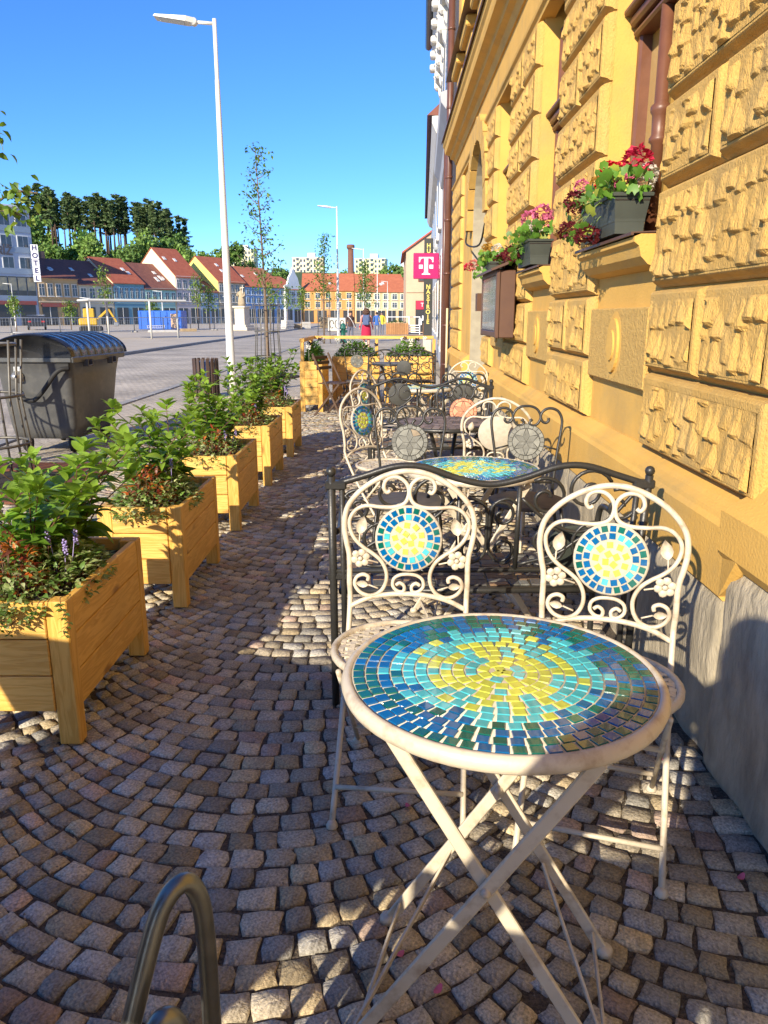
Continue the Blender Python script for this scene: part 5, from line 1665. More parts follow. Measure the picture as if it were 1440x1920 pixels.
# ---------------------------------------------------------------- far hill, panel blocks, chimney, woods
M_hill = mat('wooded_hill_ground', (.07, .12, .03), (.05, .085, .025), .05, .95)
def terrain(name, cx, cy, sx, sy, h, seed):
    n = 28; v = []
    for j in range(n + 1):
        for i in range(n + 1):
            u, w_ = -1 + 2 * i / n, -1 + 2 * j / n
            q = max(0, 1 - (u * u + w_ * w_))
            v.append((cx + u * sx, cy + w_ * sy, -.6 + h * q ** .8 * (1 + .12 * noise.noise((u * 3 + seed, w_ * 3, 0)))))
    F = [(j * (n + 1) + i, j * (n + 1) + i + 1, (j + 1) * (n + 1) + i + 1, (j + 1) * (n + 1) + i) for j in range(n) for i in range(n)]
    struct(name, MB().add(v, F, None, True), M_hill)
terrain('hill', -112, 262, 80, 70, 23, 1)
terrain('hill', -30, 440, 260, 150, 23, 4)
br = random.Random(77)
def clump_crown(r, n, rx, rz, z0, size, c0, quads=7, lo=.0):
    """uneven crown: leaf-clump tufts spread through a lumpy volume"""
    m = MB()
    lobes = [(r.uniform(-.55, .55) * rx, r.uniform(-.55, .55) * rx, z0 + r.uniform(-.6, .6) * rz, r.uniform(.45, .75)) for _ in range(7)]
    for i in range(n):
        lx, ly, lz, lr = lobes[r.randrange(7)]
        u = Vector((r.gauss(0, 1), r.gauss(0, 1), r.gauss(0, 1))).normalized() * (r.random() ** .45) * lr
        p = Vector((lx + u.x * rx, ly + u.y * rx, lz + u.z * rz))
        f = r.uniform(.6, 1.35)
        for k in range(quads):
            d = Vector((r.uniform(-1, 1), r.uniform(-1, 1), r.uniform(-.6, 1)))
            c = p + d * size * .5
            a = Vector((r.uniform(-1, 1), r.uniform(-1, 1), r.uniform(-1, 1))).normalized() * size * .42; b = a.cross(Vector((r.uniform(-1, 1), r.uniform(-1, 1), r.uniform(-1, 1)))).normalized() * size * .3
            m.add([c - a, c - b, c + a, c + b], [(0, 1, 2, 3)], tuple(q * f for q in c0))
    return m
M_wood = mat('far_foliage', (1.1, 1.1, 1.0), (.8, .85, .8), .6, .7, attr=True, trans=.15)
M_pb = mat('pine_bark', (.14, .085, .055), (.09, .06, .045), 2, .9)
crowns = [clump_crown(br, 150, 3.6, 3.3, 4.6, .95, c_, 6).mesh('crown', M_wood) for c_ in ((.15, .27, .05), (.12, .22, .045), (.19, .30, .06), (.13, .22, .05))]
trunk_me = MB().tube([(0, 0, -1), (.1, 0, 2), (0, .1, 5)], [.3, .22, .1], 6).mesh('trunk', M_pb)
def far_tree(label, loc, s, k, group):
    t = thing('broadleaf_tree', label, 'tree', loc, br.uniform(0, 6), group); t.scale = (s, s, s * br.uniform(.9, 1.15))
    obj('trunk', trunk_me, t); obj('crown', crowns[k], t)['kind'] = 'stuff'
    return t
for i in range(72):
    u = i / 71
    x = -112 + 62 * u + br.uniform(-2, 2); y = 205 + br.uniform(-10, 16) + 8 * abs(u - .5)
    z = 5 + br.uniform(0, 10.0) - (3 if u > .85 else 0)
    far_tree('broad leafed tree on the wooded slope below the pines', (x, y, z), br.uniform(.75, 1.25), br.randrange(4), 'broadleaf trees on the hillside')
for i in range(26):
    u = (i + .5) / 26
    if i in (2, 3, 4, 11, 12, 13, 14, 19, 20, 21): continue
    far_tree('broad leafed tree on the far ridge between the apartment blocks', (-92 + 105 * u + br.uniform(-3, 3), 372 + br.uniform(-14, 14), 12.5 + br.uniform(-2, 3)), br.uniform(.9, 1.3), br.randrange(4), 'trees on the far ridge')
for i in range(9):
    far_tree('broad leafed tree in the dense wood right of the yellow blocks', (-1 + i * 1.6 + br.uniform(-1, 1), 330 + br.uniform(-8, 8), 9 + br.uniform(-1.5, 3.5)), br.uniform(.9, 1.35), br.randrange(4), 'wood beside the yellow blocks')
for i in range(10):
    far_tree('broad leafed tree above the roofs left of the lamp post', (-68 + i * 2.2, 262 + br.uniform(-6, 6), 11 + br.uniform(-1, 3)), br.uniform(.9, 1.2), br.randrange(4), 'trees left of the lamp post')
pines = []
for k in range(4):
    m = MB(); h = 15.0
    for lv_ in range(11):
        z = h * (.42 + .58 * (lv_ + br.uniform(-.4, .4)) / 11) ; wd = 2.3 * (1 - .6 * lv_ / 11) * br.uniform(.45, 1.3)
        for q in range(br.randint(4, 6)):
            a = br.uniform(0, 6.28); L_ = wd * br.uniform(.5, 1.1)
            for i in range(9):
                u = (i + 1) / 9; c = Vector((L_ * u * math.cos(a), L_ * u * math.sin(a), z + .35 * u + br.uniform(-.25, .25)))
                f = br.uniform(.6, 1.3)
                for w_ in range(2):
                    p1 = Vector((br.uniform(-1, 1), br.uniform(-1, 1), br.uniform(-.5, .7))) * .55; p2 = Vector((br.uniform(-1, 1), br.uniform(-1, 1), br.uniform(-.4, .4))) * .45
                    m.add([c - p1, c - p2, c + p1, c + p2], [(0, 1, 2, 3)], (.13 * f, .19 * f, .075 * f))
    tk = MB().tube([(0, 0, -1), (.15, 0, 5), (0, .1, 10), (.1, 0, 15)], [.26, .2, .13, .04], 6)
    for q in range(7):
        a = br.uniform(0, 6.28); z = br.uniform(5, 9); tk.tube([(0, 0, z), (.9 * math.cos(a), .9 * math.sin(a), z + .2)], .05, 4)
    pines.append((tk.mesh('trunk', M_pb), m.mesh('crown', M_wood)))
for i in range(76):
    u = (i + .5) / 76
    if .56 < u < .60: continue
    x = -101 + 41 * u + br.uniform(-.8, .8); y = 222 + br.uniform(-5, 14)
    t = thing('pine_tree', 'tall bare stemmed pine standing on the hill crest above the roofs', 'tree', (x, y, 20.8 - 4.0 * u + br.uniform(-1, .6) - (2.0 if u > .9 else 0)), br.uniform(0, 6), 'pines on the hill crest')
    s = br.uniform(.82, 1.04); t.scale = (s, s, s)
    k = br.randrange(4); obj('trunk', pines[k][0], t); obj('crown', pines[k][1], t)['kind'] = 'stuff'

def panel_block(label, x0, x1, y, zb, zt, col, floors, cols, side=True, ang=0.0):
    t = thing('apartment_block', label, 'apartment block', ((x0 + x1) / 2, y, zb), ang)
    Wd = x1 - x0; h = zt - zb
    MB().box((0, 6, h / 2), (Wd, 12, h)).build('wall', stucco('pb%d' % int(x0), col), t)
    MB().box((0, 6, h + .2), (Wd + .5, 12.5, .4)).build('roof_slab', M_wfr, t)
    MB().box((Wd * .1, 6, h + 1.5), (Wd * .25, 5, 2.6)).build('lift_house', M_wfr, t)
    fh = h / floors
    for f in range(floors):
        for c_ in range(cols):
            x = -Wd / 2 + Wd * (c_ + .5) / cols
            if c_ % 3 == 1:
                b = MB().cbox((0, -.5, -.3), (Wd / cols * .9, 1.0, 1.0), .03).build('balcony', stucco('balc', (.62, .55, .36)), t, (x, 0, fh * (f + .5) - .2)); MB().box((0, -.02, .8), (Wd / cols * .8, .06, 1.2)).build('opening', M_win, b)
            else:
                MB().box((0, 0, 0), (Wd / cols * .55, .08, fh * .5)).build('window', M_win, t, (x, -.03, fh * (f + .52)))
    return t
panel_block('cream apartment block on the ridge behind the lamp post', -85.3, -72, 420, 12, 34.5, (.62, .54, .34), 8, 8)
panel_block('cream and grey apartment block on the ridge behind the second lamp', -52, -36, 420, 12, 30.5, (.60, .50, .36), 7, 9)
panel_block('yellow apartment block right of the brick chimney', -19.5, -3.6, 420, 10, 30, (.66, .58, .32), 8, 8, ang=R(-6))
panel_block('small pinkish apartment block behind the dense wood', 1, 9, 430, 14, 26.5, (.60, .42, .34), 5, 5)
ch = thing('brick_chimney', 'tall brown brick factory chimney rising behind the orange roofs', 'chimney', (-15.4, 300, 0))
MB().lathe([(1.6, 0), (1.25, 12), (1.05, 25.4)], 16).build('shaft', mat('chimney_brick', (.20, .09, .055), (.14, .065, .045), 1.5, .9), ch)
MB().lathe([(1.1, 25.2), (1.5, 25.7), (1.5, 26.6), (1.2, 26.9)], 16).build('crown_ring', mat('chimney_brick', (.2, .09, .06)), ch)

# ---------------------------------------------------------------- construction site on the square
M_fence = mat('galvanised_fence', (.45, .46, .46), None, rough=.45, metal=.6)
def mesh_panel(label, p, q, h):
    p, q = Vector(p), Vector(q); d = q - p; L_ = d.length
    t = thing('fence_panel', label, 'fence panel', p, math.atan2(d.y, d.x), 'wire mesh site fence panels')
    m = MB(); m.tube([(.03, 0, 0), (.03, 0, h), (L_ - .03, 0, h), (L_ - .03, 0, 0)], .03, 6); m.tube([(.03, 0, .15), (L_ - .03, 0, .15)], .025, 6); m.build('frame', M_fence, t)
    m = MB(); x = .2
    while x < L_: m.box((x, 0, h / 2 + .07), (.012, .012, h - .15)); x += .22
    for z in (.45, .8): m.box((L_ / 2, 0, z * h), (L_, .01, .01))
    m.build('wire_mesh', M_fence, t)
    m = MB(); m.cbox((0, 0, .06), (.22, .6, .12), .02); m.build('foot', mat('concrete_foot', (.3, .29, .27), (.22, .21, .2), 6, .9), t)
fp = [(-33.5, 53), (-30.6, 55.2), (-27.9, 57.6), (-25.4, 60.2), (-23.4, 63), (-21.6, 66), (-20, 69), (-18.4, 72), (-16.9, 75), (-15.6, 78), (-13.2, 79.5), (-10.8, 81)]
for i in range(len(fp) - 1): mesh_panel('wire mesh construction fence panel standing on the square', (*fp[i], .02), (*fp[i + 1], .02), 1.2)
bc = thing('site_container', 'bright blue site cabin with a pale wooden door', 'site cabin', (-22.2, 75.5, .02), R(2))
Mbc = mat('blue_cabin_paint', (.015, .12, .52), (.012, .10, .45), 1, .4)
MB().cbox((0, 1.2, .95), (4.1, 2.4, 1.75), .04).build('cabin_body', Mbc, bc)
MB().cbox((1.35, -.03, .85), (.6, .06, 1.35), .01).build('door', mat('pale_door', (.60, .38, .22)), bc)
for k in range(5): MB().cbox((-1.8 + .62 * k, -.03, .95), (.06, .06, 1.6), .01).build('rib', Mbc, bc)
m = MB()
for k in range(10): m.box((-1.2 + k * .18, -.07, .32 + .008 * k), (.03, .02, .2))
m.box((-.4, -.07, .42), (1.7, .02, .03)); m.box((-.4, -.07, .22), (1.7, .02, .03)); m.build('ladder', M_wfr, bc)
pg = thing('steel_shelter_frame', 'bare pale steel shelter frame on the square behind the container', 'shelter frame', (-17.9, 46.5, .02), R(35))
Mpg = mat('pale_steel_paint', (.55, .54, .50))
for (x, y) in ((0, 0), (5.4, 0), (1.5, 1.4), (3.3, -1.2)): MB().tube([(x, y, 0), (x, y, 2.2)], .06, 8).build('post', Mpg, pg)
MB().cbox((2.7, .1, 2.24), (5.9, 2.4, .12), .03).build('roof_frame', Mpg, pg)
stt = thing('saint_statue', 'sandstone statue of a saint with a cross on a tall pedestal', 'statue', (-14.2, 75, .02), R(-20))
Msd = mat('sandstone', (.42, .34, .22), (.30, .24, .15), 2.5, .9, bump=.5, bscale=10); Msd2 = mat('pale_pedestal_stone', (.62, .56, .45), (.52, .46, .36), 2, .9)
m = MB().cbox((0, 0, .15), (2.2, 2.2, .3), .03); m.cbox((0, 0, .4), (1.6, 1.6, .25), .03); m.cbox((0, 0, 1.3), (1.05, 1.05, 1.6), .03); m.cbox((0, 0, 2.15), (1.35, 1.35, .18), .05); m.build('pedestal', Msd2, stt)
m = MB().lathe([(.36, 2.24), (.38, 2.5), (.3, 3.0), (.33, 3.35), (.26, 3.55), (.09, 3.64), (.09, 3.7)], 12, SC(1, .8, 1)); m.ball((0, -.02, 3.83), .14, 10, 8, None, None, (.9, 1, 1.15)); m.tube([(.3, 0, 3.5), (.42, -.1, 3.2), (.25, -.3, 3.05)], .09, 7); m.tube([(-.3, 0, 3.5), (-.42, -.1, 3.2), (-.2, -.3, 3.2)], .09, 7); m.build('figure', Msd, stt)
m = MB().box((.28, -.2, 3.75), (.06, .06, .75)); m.box((.28, -.2, 3.9), (.32, .06, .06)); m.build('cross', Msd2, stt)
# yellow excavator on the site
ex = thing('excavator', 'small yellow excavator parked behind the shelter frame', 'excavator', (-25.6, 67, .02), R(20))
Mye = mat('machine_yellow', (.60, .38, .03), (.5, .3, .03), 3, .45)
for s in (-1, 1): MB().cbox((0, s * .55, .25), (1.9, .35, .5), .12).build('track', M_rub, ex)
MB().cbox((-.2, 0, .85), (1.5, 1.2, .6), .1).build('body', Mye, ex); MB().cbox((-.1, .1, 1.5), (.9, .8, .9), .08).build('cab', Mye, ex); MB().cbox((.36, .1, 1.5), (.03, .6, .6), .01).build('cab_window', M_win, ex)
m = MB(); bar(m, (.5, -.2, 1.0), (1.5, -.2, 1.9), .2, .15); bar(m, (1.5, -.2, 1.9), (2.1, -.2, .8), .16, .12); m.build('boom', Mye, ex); MB().cbox((2.05, -.2, .65), (.4, .5, .35), .06).build('bucket', M_steel, ex)
# parked car
cr = thing('parked_car', 'dark grey car parked in front of the hotel behind the fence', 'car', (-35.2, 78, .02), R(114))
prof = [(-2.1, .35), (-2.15, .75), (-1.9, .92), (-1.5, 1.35), (-.2, 1.45), (.6, 1.35), (1.15, .95), (1.95, .8), (2.1, .5), (2.05, .3)]
MB().prism(prof, 1.6, T(0, .8, 0) @ RX(PI / 2)).build('body', mat('dark_car_paint', (.03, .035, .045), None, rough=.2), cr)
MB().prism([(-1.55, 1.0), (-1.4, 1.3), (-.2, 1.39), (.5, 1.3), (.95, .98)], 1.62, T(0, .81, 0) @ RX(PI / 2)).build('side_windows', M_win, cr)
for x in (-1.35, 1.3):
    for s in (-.75, .75):
        w_ = MB().lathe([(.2, -.1), (.31, -.09), (.32, .09), (.2, .1)], 16, RX(PI / 2)).build('wheel', M_rub, cr, (x, s, .32)); MB().lathe([(.18, -.11), (.18, .11)], 10, RX(PI / 2)).build('rim', M_steel, w_)
for s in (-.6, .6): MB().cbox((-2.12, s, .8), (.06, .3, .16), .02).build('tail_light', mat('tail_red', (.4, .01, .01)), cr)
# small things on the square
for i, (x, y, h, nm) in enumerate(((-24.6, 68, 5.3, 'in front of the teal house'), (-33.2, 69.5, 3.0, 'in front of the hotel doors'), (-31.8, 78, 2.6, 'in front of the ochre house'), (-19.4, 79, 5.2, 'right of the blue cabin'), (-18.6, 80.5, 4.1, 'close to the blue cabin on its right'), (-12.6, 82, 4.6, 'right of the statue'), (-9.6, 84, 4.2, 'in front of the blue house'), (-24.2, 80, 2.9, 'behind the shelter frame'), (-11.9, 90, 4.5, 'just right of the statue, farther back'))):
    young_tree('young tree on the square, ' + nm, (x, y, .02), h, .42, .75 if h < 3.2 else .95, 16, 26, .2, tr, [(.16, .25, .04), (.22, .30, .05), (.11, .19, .03)], .05, .06, group='young trees on the square', clump=.2)
for i, (x, y, h, nm) in enumerate(((-44, 92, 5.0, 'in front of the hotel'), (-30.5, 80, 3.15, 'left of the shelter frame'), (-25.5, 88, 4.05, 'behind the blue cabin'), (-18.2, 90, 3.5, 'beside the statue'), (-2.35, 66, 6.7, 'behind the two walkers'), (-1.55, 84, 6.75, 'farther along the street, third in line'), (-.68, 118, 6.3, 'farthest along the street'), (-5.5, 100, 3.4, 'in front of the orange house'))):
    street_lamp('slim white street lamp ' + nm, (x, y, -.02), h, .9, 0, .07)
mk = MB()
Mmat = mat('pallet_timber', (.45, .33, .18), (.32, .24, .14), 3, .8); Mbag = mat('white_bag', (.62, .60, .55), (.5, .48, .44), 4, .8)
for i, (x, y, sx, h, mm, lb_) in enumerate(((-11.0, 83, 1.2, .9, Mbag, 'white building sack near the statue'), (-9.4, 86, 1.0, .7, Mbag, 'pale stack of sacks in front of the blue house'), (-10.2, 84.5, .9, .5, Mmat, 'timber pallet stack in front of the blue house'), (-7.3, 88, 1.3, 1.2, Mmat, 'tall brown pile in front of the orange house'), (-18.1, 70, 1.4, .25, Mmat, 'low timber stack by the kerb'), (-19.2, 66, 2.4, .18, Mbag, 'pale slab stack near the shelter frame'))):
    t = thing('material_stack', lb_, 'stack', (x, y, .02), br.uniform(0, 1))
    n = max(2, int(h / .12))
    for k in range(n): MB().cbox((br.uniform(-.03, .03), br.uniform(-.03, .03), h / n * (k + .5)), (sx * br.uniform(.9, 1), sx * .7, h / n * .92), .02).build('layer', mm, t)
bxx = thing('painted_container', 'white box with black graffiti swirls standing by the road', 'box', (-5.3, 76, -.06), R(4))
MB().cbox((0, .5, .62), (1.7, 1.0, 1.24), .04).build('body', mat('dirty_white', (.6, .58, .52), (.45, .44, .4), 2, .7), bxx)
for k in range(3): MB().tube([(-.5 + k * .5 + .18 * math.cos(a_ * .5), -.02, .65 + .38 * math.sin(a_ * .5)) for a_ in range(12)], .03, 5).build('swirl_mark', M_rub, bxx)

# ---------------------------------------------------------------- buildings along the right side of the street
AN = R(-2.2)
wb = thing('white_house', 'white house with ornate eaves beyond the yellow house', 'house', (1.06, 14.62, 0), AN)
Mwb = mat('white_render', (.62, .60, .56), (.54, .52, .48), 1.2, .85); Mgb = mat('pale_grey_render', (.42, .43, .46), (.36, .37, .40), 1.2, .85)
Mgut = mat('dark_gutter', (.03, .035, .045), None, rough=.35)
MB().box((1.5, 3.6, 4.1), (3.0, 7.2, 8.2)).build('wall', Mwb, wb)
m = MB(); ystrip(m, [(.0, 4.6), (-.06, 4.62), (-.1, 4.8), (-.22, 4.95), (-.24, 5.1), (-.1, 5.15), (0, 5.2)], 0, 7.2); m.build('cornice', Mgb, wb)
m = MB(); ystrip(m, [(.0, 7.3), (-.06, 7.32), (-.1, 7.5), (-.28, 7.75), (-.34, 7.9), (-.34, 8.1), (0, 8.15)], 0, 7.2); m.build('eaves_cornice', Mwb, wb)
m = MB(); m.tube([(-.42, 0, 8.05), (-.42, 7.25, 8.0)], .09, 10); m.build('gutter', Mgut, wb)
for k in range(7):
    m = MB().cbox((-.14, .55 + k * 1.0, 7.05), (.26, .22, .5), .05); m.cbox((-.2, .55 + k * 1.0, 7.3), (.38, .3, .14), .03); m.prism([(0, 0), (-.08, .05), (-.16, .2), (-.2, .45), (-.3, .6), (0, .62)], .2, T(0, .65 + k * 1.0, 6.5) @ RX(PI / 2)); m.build('eaves_bracket', Mwb, wb)
for k in range(3):
    y = 1.2 + k * 2.3
    w_ = MB().cbox((-.03, 0, 0), (.14, 1.25, 1.7), .03).build('window', Mwb, wb, (0, y, 6.0)); MB().box((-.11, 0, 0), (.02, .95, 1.4)).build('pane', M_win, w_); MB().cbox((-.1, 0, 1.0), (.3, 1.5, .16), .04).build('hood', Mwb, w_)
for k in range(2):
    w_ = MB().cbox((-.03, 0, 0), (.1, 1.9, 2.4), .03).build('shop_window', Mwb, wb, (0, 2.0 + k * 3.2, 1.7)); MB().box((-.085, 0, 0), (.02, 1.6, 2.1)).build('pane', M_win, w_)
MB().cbox((-.04, .25, 2.2), (.1, .34, 4.4), .02).build('white_pilaster', mat('bright_white_board', (.78, .78, .76)), wb)
m = MB(); m.tube([(-.1, .55, 0), (-.1, .55, 4.6)], .045, 8); m.build('downpipe', M_pipe, wb)
MB().add([(-.45, -.05, 8.12), (-.45, 7.25, 8.12), (3, 7.25, 11), (3, -.05, 11), (3, 7.25, 8.1), (3, -.05, 8.1)], [(0, 1, 2, 3), (0, 3, 5), (1, 4, 2)]).build('roof', M_tdark, wb)
wc = thing('grey_house', 'pale grey house with dark roof edge farther along the pavement', 'house', (1.35, 21.9, 0), AN)
MB().box((1.5, 11, 3.2), (3.0, 22, 6.4)).build('wall', Mgb, wc)
m = MB(); ystrip(m, [(0, 5.9), (-.2, 6.0), (-.32, 6.25), (-.32, 6.4), (0, 6.45)], 0, 22); m.build('eaves_cornice', Mwb, wc)
MB().add([(-.45, -.02, 6.42), (-.45, 22, 6.42), (3, 22, 9.4), (3, -.02, 9.4), (3, 22, 6.4), (3, -.02, 6.4)], [(0, 1, 2, 3), (0, 3, 5), (1, 4, 2)]).build('roof', M_tdark, wc)
for k in range(3): MB().cbox((0, 0, 0), (.8, 1.0, 1.1), .04).build('dormer', M_tdark, wc, (.35, 4 + k * 7, 7.2))
for k in range(6):
    for z in (1.6, 4.6):
        w_ = MB().cbox((-.03, 0, 0), (.12, 1.2, 1.7), .03).build('window', Mwb, wc, (0, 1.8 + k * 3.5, z)); MB().box((-.1, 0, 0), (.02, .9, 1.4)).build('pane', M_win, w_)
# magenta T sign
ts = thing('square_sign', 'square magenta projecting sign with a white T', 'sign', (.97, 23.0, 2.75))
Mmag = mat('magenta_panel', (.47, .006, .10), None, rough=.35); Mtw = mat('sign_white', (.78, .78, .78))
MB().cbox((0, .09, 0), (.72, .16, .70), .012).build('panel', Mmag, ts)
MB().cbox((0.02, .19, 0), (.72, .04, .70), .01).build('back_case', mat('grey_case', (.2, .2, .22)), ts); MB().cbox((.42, .1, 0), (.16, .06, .1), .005).build('bracket', M_steel, ts)
def flat(pts): return MB().prism(pts, .012, T(0, .012, 0) @ RX(PI / 2))
u = .01
m = flat([(-.205, .24), (.205, .24), (.205, .10), (.175, .10), (.165, .165), (.12, .205), (.055, .21), (.055, -.17), (.075, -.205), (.12, -.215), (.12, -.24), (-.12, -.24), (-.12, -.215), (-.075, -.205), (-.055, -.17), (-.055, .21), (-.12, .205), (-.165, .165), (-.175, .10), (-.205, .10)]); m.build('letter', Mtw, ts)
for s in (-1, 1): flat([(s * .15 - .052, -.075), (s * .15 + .052, -.075), (s * .15 + .052, .03), (s * .15 - .052, .03)]).build('letter_square', Mtw, ts)
vsn = thing('vertical_shop_sign', 'dark vertical shop sign reading HUDEBNÍ NÁSTROJE in yellow', 'sign', (1.13, 25.0, .70))
Mvs = mat('dark_sign_panel', (.03, .03, .028), None, rough=.5); Myl = mat('yellow_letter', (.62, .50, .12))
MB().cbox((0, .06, 1.49), (.27, .12, 2.98), .01).build('panel', Mvs, vsn)
MB().cbox((.2, .07, 2.7), (.2, .05, .06), .005).build('bracket', M_steel, vsn); MB().cbox((.2, .07, .6), (.2, .05, .06), .005).build('bracket', M_steel, vsn)
for i, chh in enumerate('HUDEBNÍ NÁSTROJE'):
    if chh != ' ': text('letter', chh, .175, Myl, vsn, T(0, -.006, 2.76 - i * .152) @ TXM, .004, bold=.006)
MB().cbox((0, .3, -.24), (.26, .3, .46), .02).build('footing', stucco('foot', (.5, .4, .3)), vsn)
# peach house end wall with shop door
ph_ = thing('peach_house', 'peach house whose end wall and sloping roof close the street', 'house', (1.15, 66, -.02), 0)
Mpe = mat('peach_render', (.60, .42, .27), (.50, .36, .24), .8, .9, dirt=(.36, .28, .2), dscale=.5, damt=.5)
MB().add([(0, 0, 0), (7, 0, 0), (7, 0, 11.5), (3.9, 0, 9.2), (0, 0, 6.5), (0, 14, 0), (0, 14, 6.5)], [(0, 1, 2, 3, 4), (0, 4, 6, 5)]).build('wall', Mpe, ph_)
q = [(-.35, -.2, 6.3), (-.35, 14, 6.3), (7, 14, 11.4), (7, -.2, 11.4)]
MB().add(q + [(x, y, z + .15) for x, y, z in q], [(0, 1, 2, 3), (4, 5, 6, 7), (0, 3, 7, 4), (0, 1, 5, 4)]).build('roof', M_tred, ph_)
MB().cbox((2.4, -.04, 3.3), (4.8, .1, .12), .02).build('string_course', Mpe, ph_)
MB().cbox((1.35, -.03, 1.35), (1.1, .1, 2.5), .02).build('door', M_shop, ph_); MB().cbox((1.35, -.1, 2.25), (1.0, .04, .7), .01).build('door_sign', mat('red_sign', (.55, .01, .05)), ph_)
text('door_letter', 'T', .45, Mtw, ph_, T(1.35, -.125, 2.25) @ TXM, .004)
m = MB().box((1.5, -.1, 1.2), (.3, .03, .4)); m.box((1.2, -.1, .9), (.25, .03, .5)); m.build('door_notice', Mtw, ph_)
w_ = MB().cbox((0, 0, 0), (.7, .08, 1.0), .02).build('window', M_brown, ph_, (1.35, -.03, 4.6)); MB().box((0, -.05, 0), (.5, .03, .8)).build('pane', M_win, w_)
m = MB().lathe([(.09, 9.0), (.2, 9.25), (.2, 9.6), (.08, 9.8)], 10, T(2.3, 1, -.9)); m.tube([(2.3, 1, 8.7), (2.3, 1, 10.6)], .02, 5); m.build('finial', Mwb, ph_)
gs = thing('green_sign', 'small green sign beside the dark shop sign', 'sign', (2.85, 65.6, 3.15)); MB().cbox((0, .1, 0), (.5, .16, .6), .01).build('panel', mat('sign_green', (.01, .25, .08)), gs); m = MB().box((0, .01, 0), (.1, .02, .4)); m.box((0, .01, .05), (.28, .022, .1)); m.build('cross_mark', Mtw, gs)
for k, (x, Wd) in enumerate(((-.45, 1.7), (2.35, 1.2))):
    t = thing('plank_planter', 'brown plank planter in front of the peach house, %s' % ('street side' if k == 0 else 'half hidden by the sign'), 'planter', (x, 60, -.02), 0, 'brown plank planters')
    n = int(Wd / .14)
    for i in range(n): MB().cbox((Wd * (i + .5) / n, 0, .42), (Wd / n - .01, .03, .84), .004).build('plank', mat('larch_wood', (.40, .19, .07), (.30, .14, .05), 5, .7, objvar=.15), t)
    MB().box((Wd / 2, .3, .40), (Wd - .02, .55, .8)).build('box', M_soil, t)
    mound('low_plant', 'low green plant in the %s brown planter' % ('street side' if k == 0 else 'half hidden'), 'plant', (x + Wd / 2, 60.3, .78), Wd * .45, .2, .25, 160, .12, [(.12, .22, .04), (.08, .16, .03)], tr)
wf_ = thing('white_railing', 'white railing beside the brown planters', 'railing', (1.3, 60.4, -.02))
for z in (.15, .32, .5, .68, 1.3): MB().cbox((.4, 0, z), (.85, .04, .06), .005).build('rail', Mtw, wf_)
for x in (0, .82): MB().cbox((x, 0, .66), (.06, .06, 1.34), .005).build('post', Mtw, wf_)
MB().cbox((-.7, 0, 1.3), (2.1, .04, .05), .005).build('rail', Mtw, wf_)
hy = thing('street_hydrant', 'green cast iron hydrant behind the man in the brown jacket', 'hydrant', (-2.55, 41.2, -.022)); MB().lathe([(.2, 0), (.2, .1), (.13, .12), (.12, .7), (.17, .72), (.17, .8), (.12, .95), (.05, 1.02)], 14).build('body', mat('hydrant_green', (.02, .13, .10), None, rough=.4), hy); MB().lathe([(.06, -.22), (.06, .22)], 10, T(0, 0, .6) @ RY(PI / 2)).build('outlet', mat('hydrant_green', (.02, .13, .1)), hy)
# ---------------------------------------------------------------- people
M_skin = mat('skin', (.52, .30, .21), (.46, .26, .18), 6, .55)
def skin_body(name, verts, edges, mats, pick, parent, root=0, sub=2):
    """one continuous skinned figure; pick(z-point) chooses the material of each face"""
    me = bpy.data.meshes.new(name)
    me.from_pydata([v[:3] for v in verts], edges, [])
    o = bpy.data.objects.new(name, me); C.objects.link(o)
    md = o.modifiers.new('skin', 'SKIN'); md.use_smooth_shade = True
    for i, v in enumerate(verts):
        sv = me.skin_vertices[0].data[i]; r_ = v[3]; sv.radius = r_ if isinstance(r_, tuple) else (r_, r_); sv.use_root = i == root
    ms = o.modifiers.new('sub', 'SUBSURF'); ms.levels = sub; ms.render_levels = sub
    dg = bpy.context.evaluated_depsgraph_get()
    ev = o.evaluated_get(dg)
    nm = bpy.data.meshes.new_from_object(ev)
    bpy.data.objects.remove(o); bpy.data.meshes.remove(me)
    nm.materials.clear()
    for m_ in mats: nm.materials.append(m_)
    for p in nm.polygons: p.material_index = pick(p.center); p.use_smooth = True
    return obj(name, nm, parent)
def figure(h=1.7, stride=.18, arms=((-.24, .04, .0), (.24, -.04, 0)), wide=1.0):
    """standing or walking person facing +Y: vertices (x,y,z,radius) and edges"""
    k = h / 1.7
    V = [(0, 0, .93, (.155 * wide, .11)), (0, 0, 1.10, (.13 * wide, .10)), (0, .0, 1.30, (.165 * wide, .11)), (0, -.01, 1.43, (.11, .08)), (0, .0, 1.50, (.052, .055)), (0, .02, 1.58, (.072, .085)), (0, .015, 1.66, (.066, .075))]
    E = [(0, 1), (1, 2), (2, 3), (3, 4), (4, 5), (5, 6)]
    for s, st in ((-1, 1), (1, -1)):
        b = len(V)
        V += [(s * .09, 0, .86, .085), (s * .095, stride * .45 * st, .48, .058), (s * .095, stride * st - .03, .10, .038), (s * .10, stride * st + .09, .035, .033)]
        E += [(0, b), (b, b + 1), (b + 1, b + 2), (b + 2, b + 3)]
    for s, a in ((-1, arms[0]), (1, arms[1])):
        b = len(V)
        V += [(s * .185, -.005, 1.40, .05), (s * .225, -.02 + a[1] * .4, 1.15, .04), (a[0], a[1] + .04, .92 + a[2], .032), (a[0], a[1] + .07, .84 + a[2], .033)]
        E += [(3, b), (b, b + 1), (b + 1, b + 2), (b + 2, b + 3)]
    return [(x * k, y * k, z * k, tuple(q * k for q in r_) if isinstance(r_, tuple) else r_ * k) for x, y, z, r_ in V], E
hr = random.Random(2)
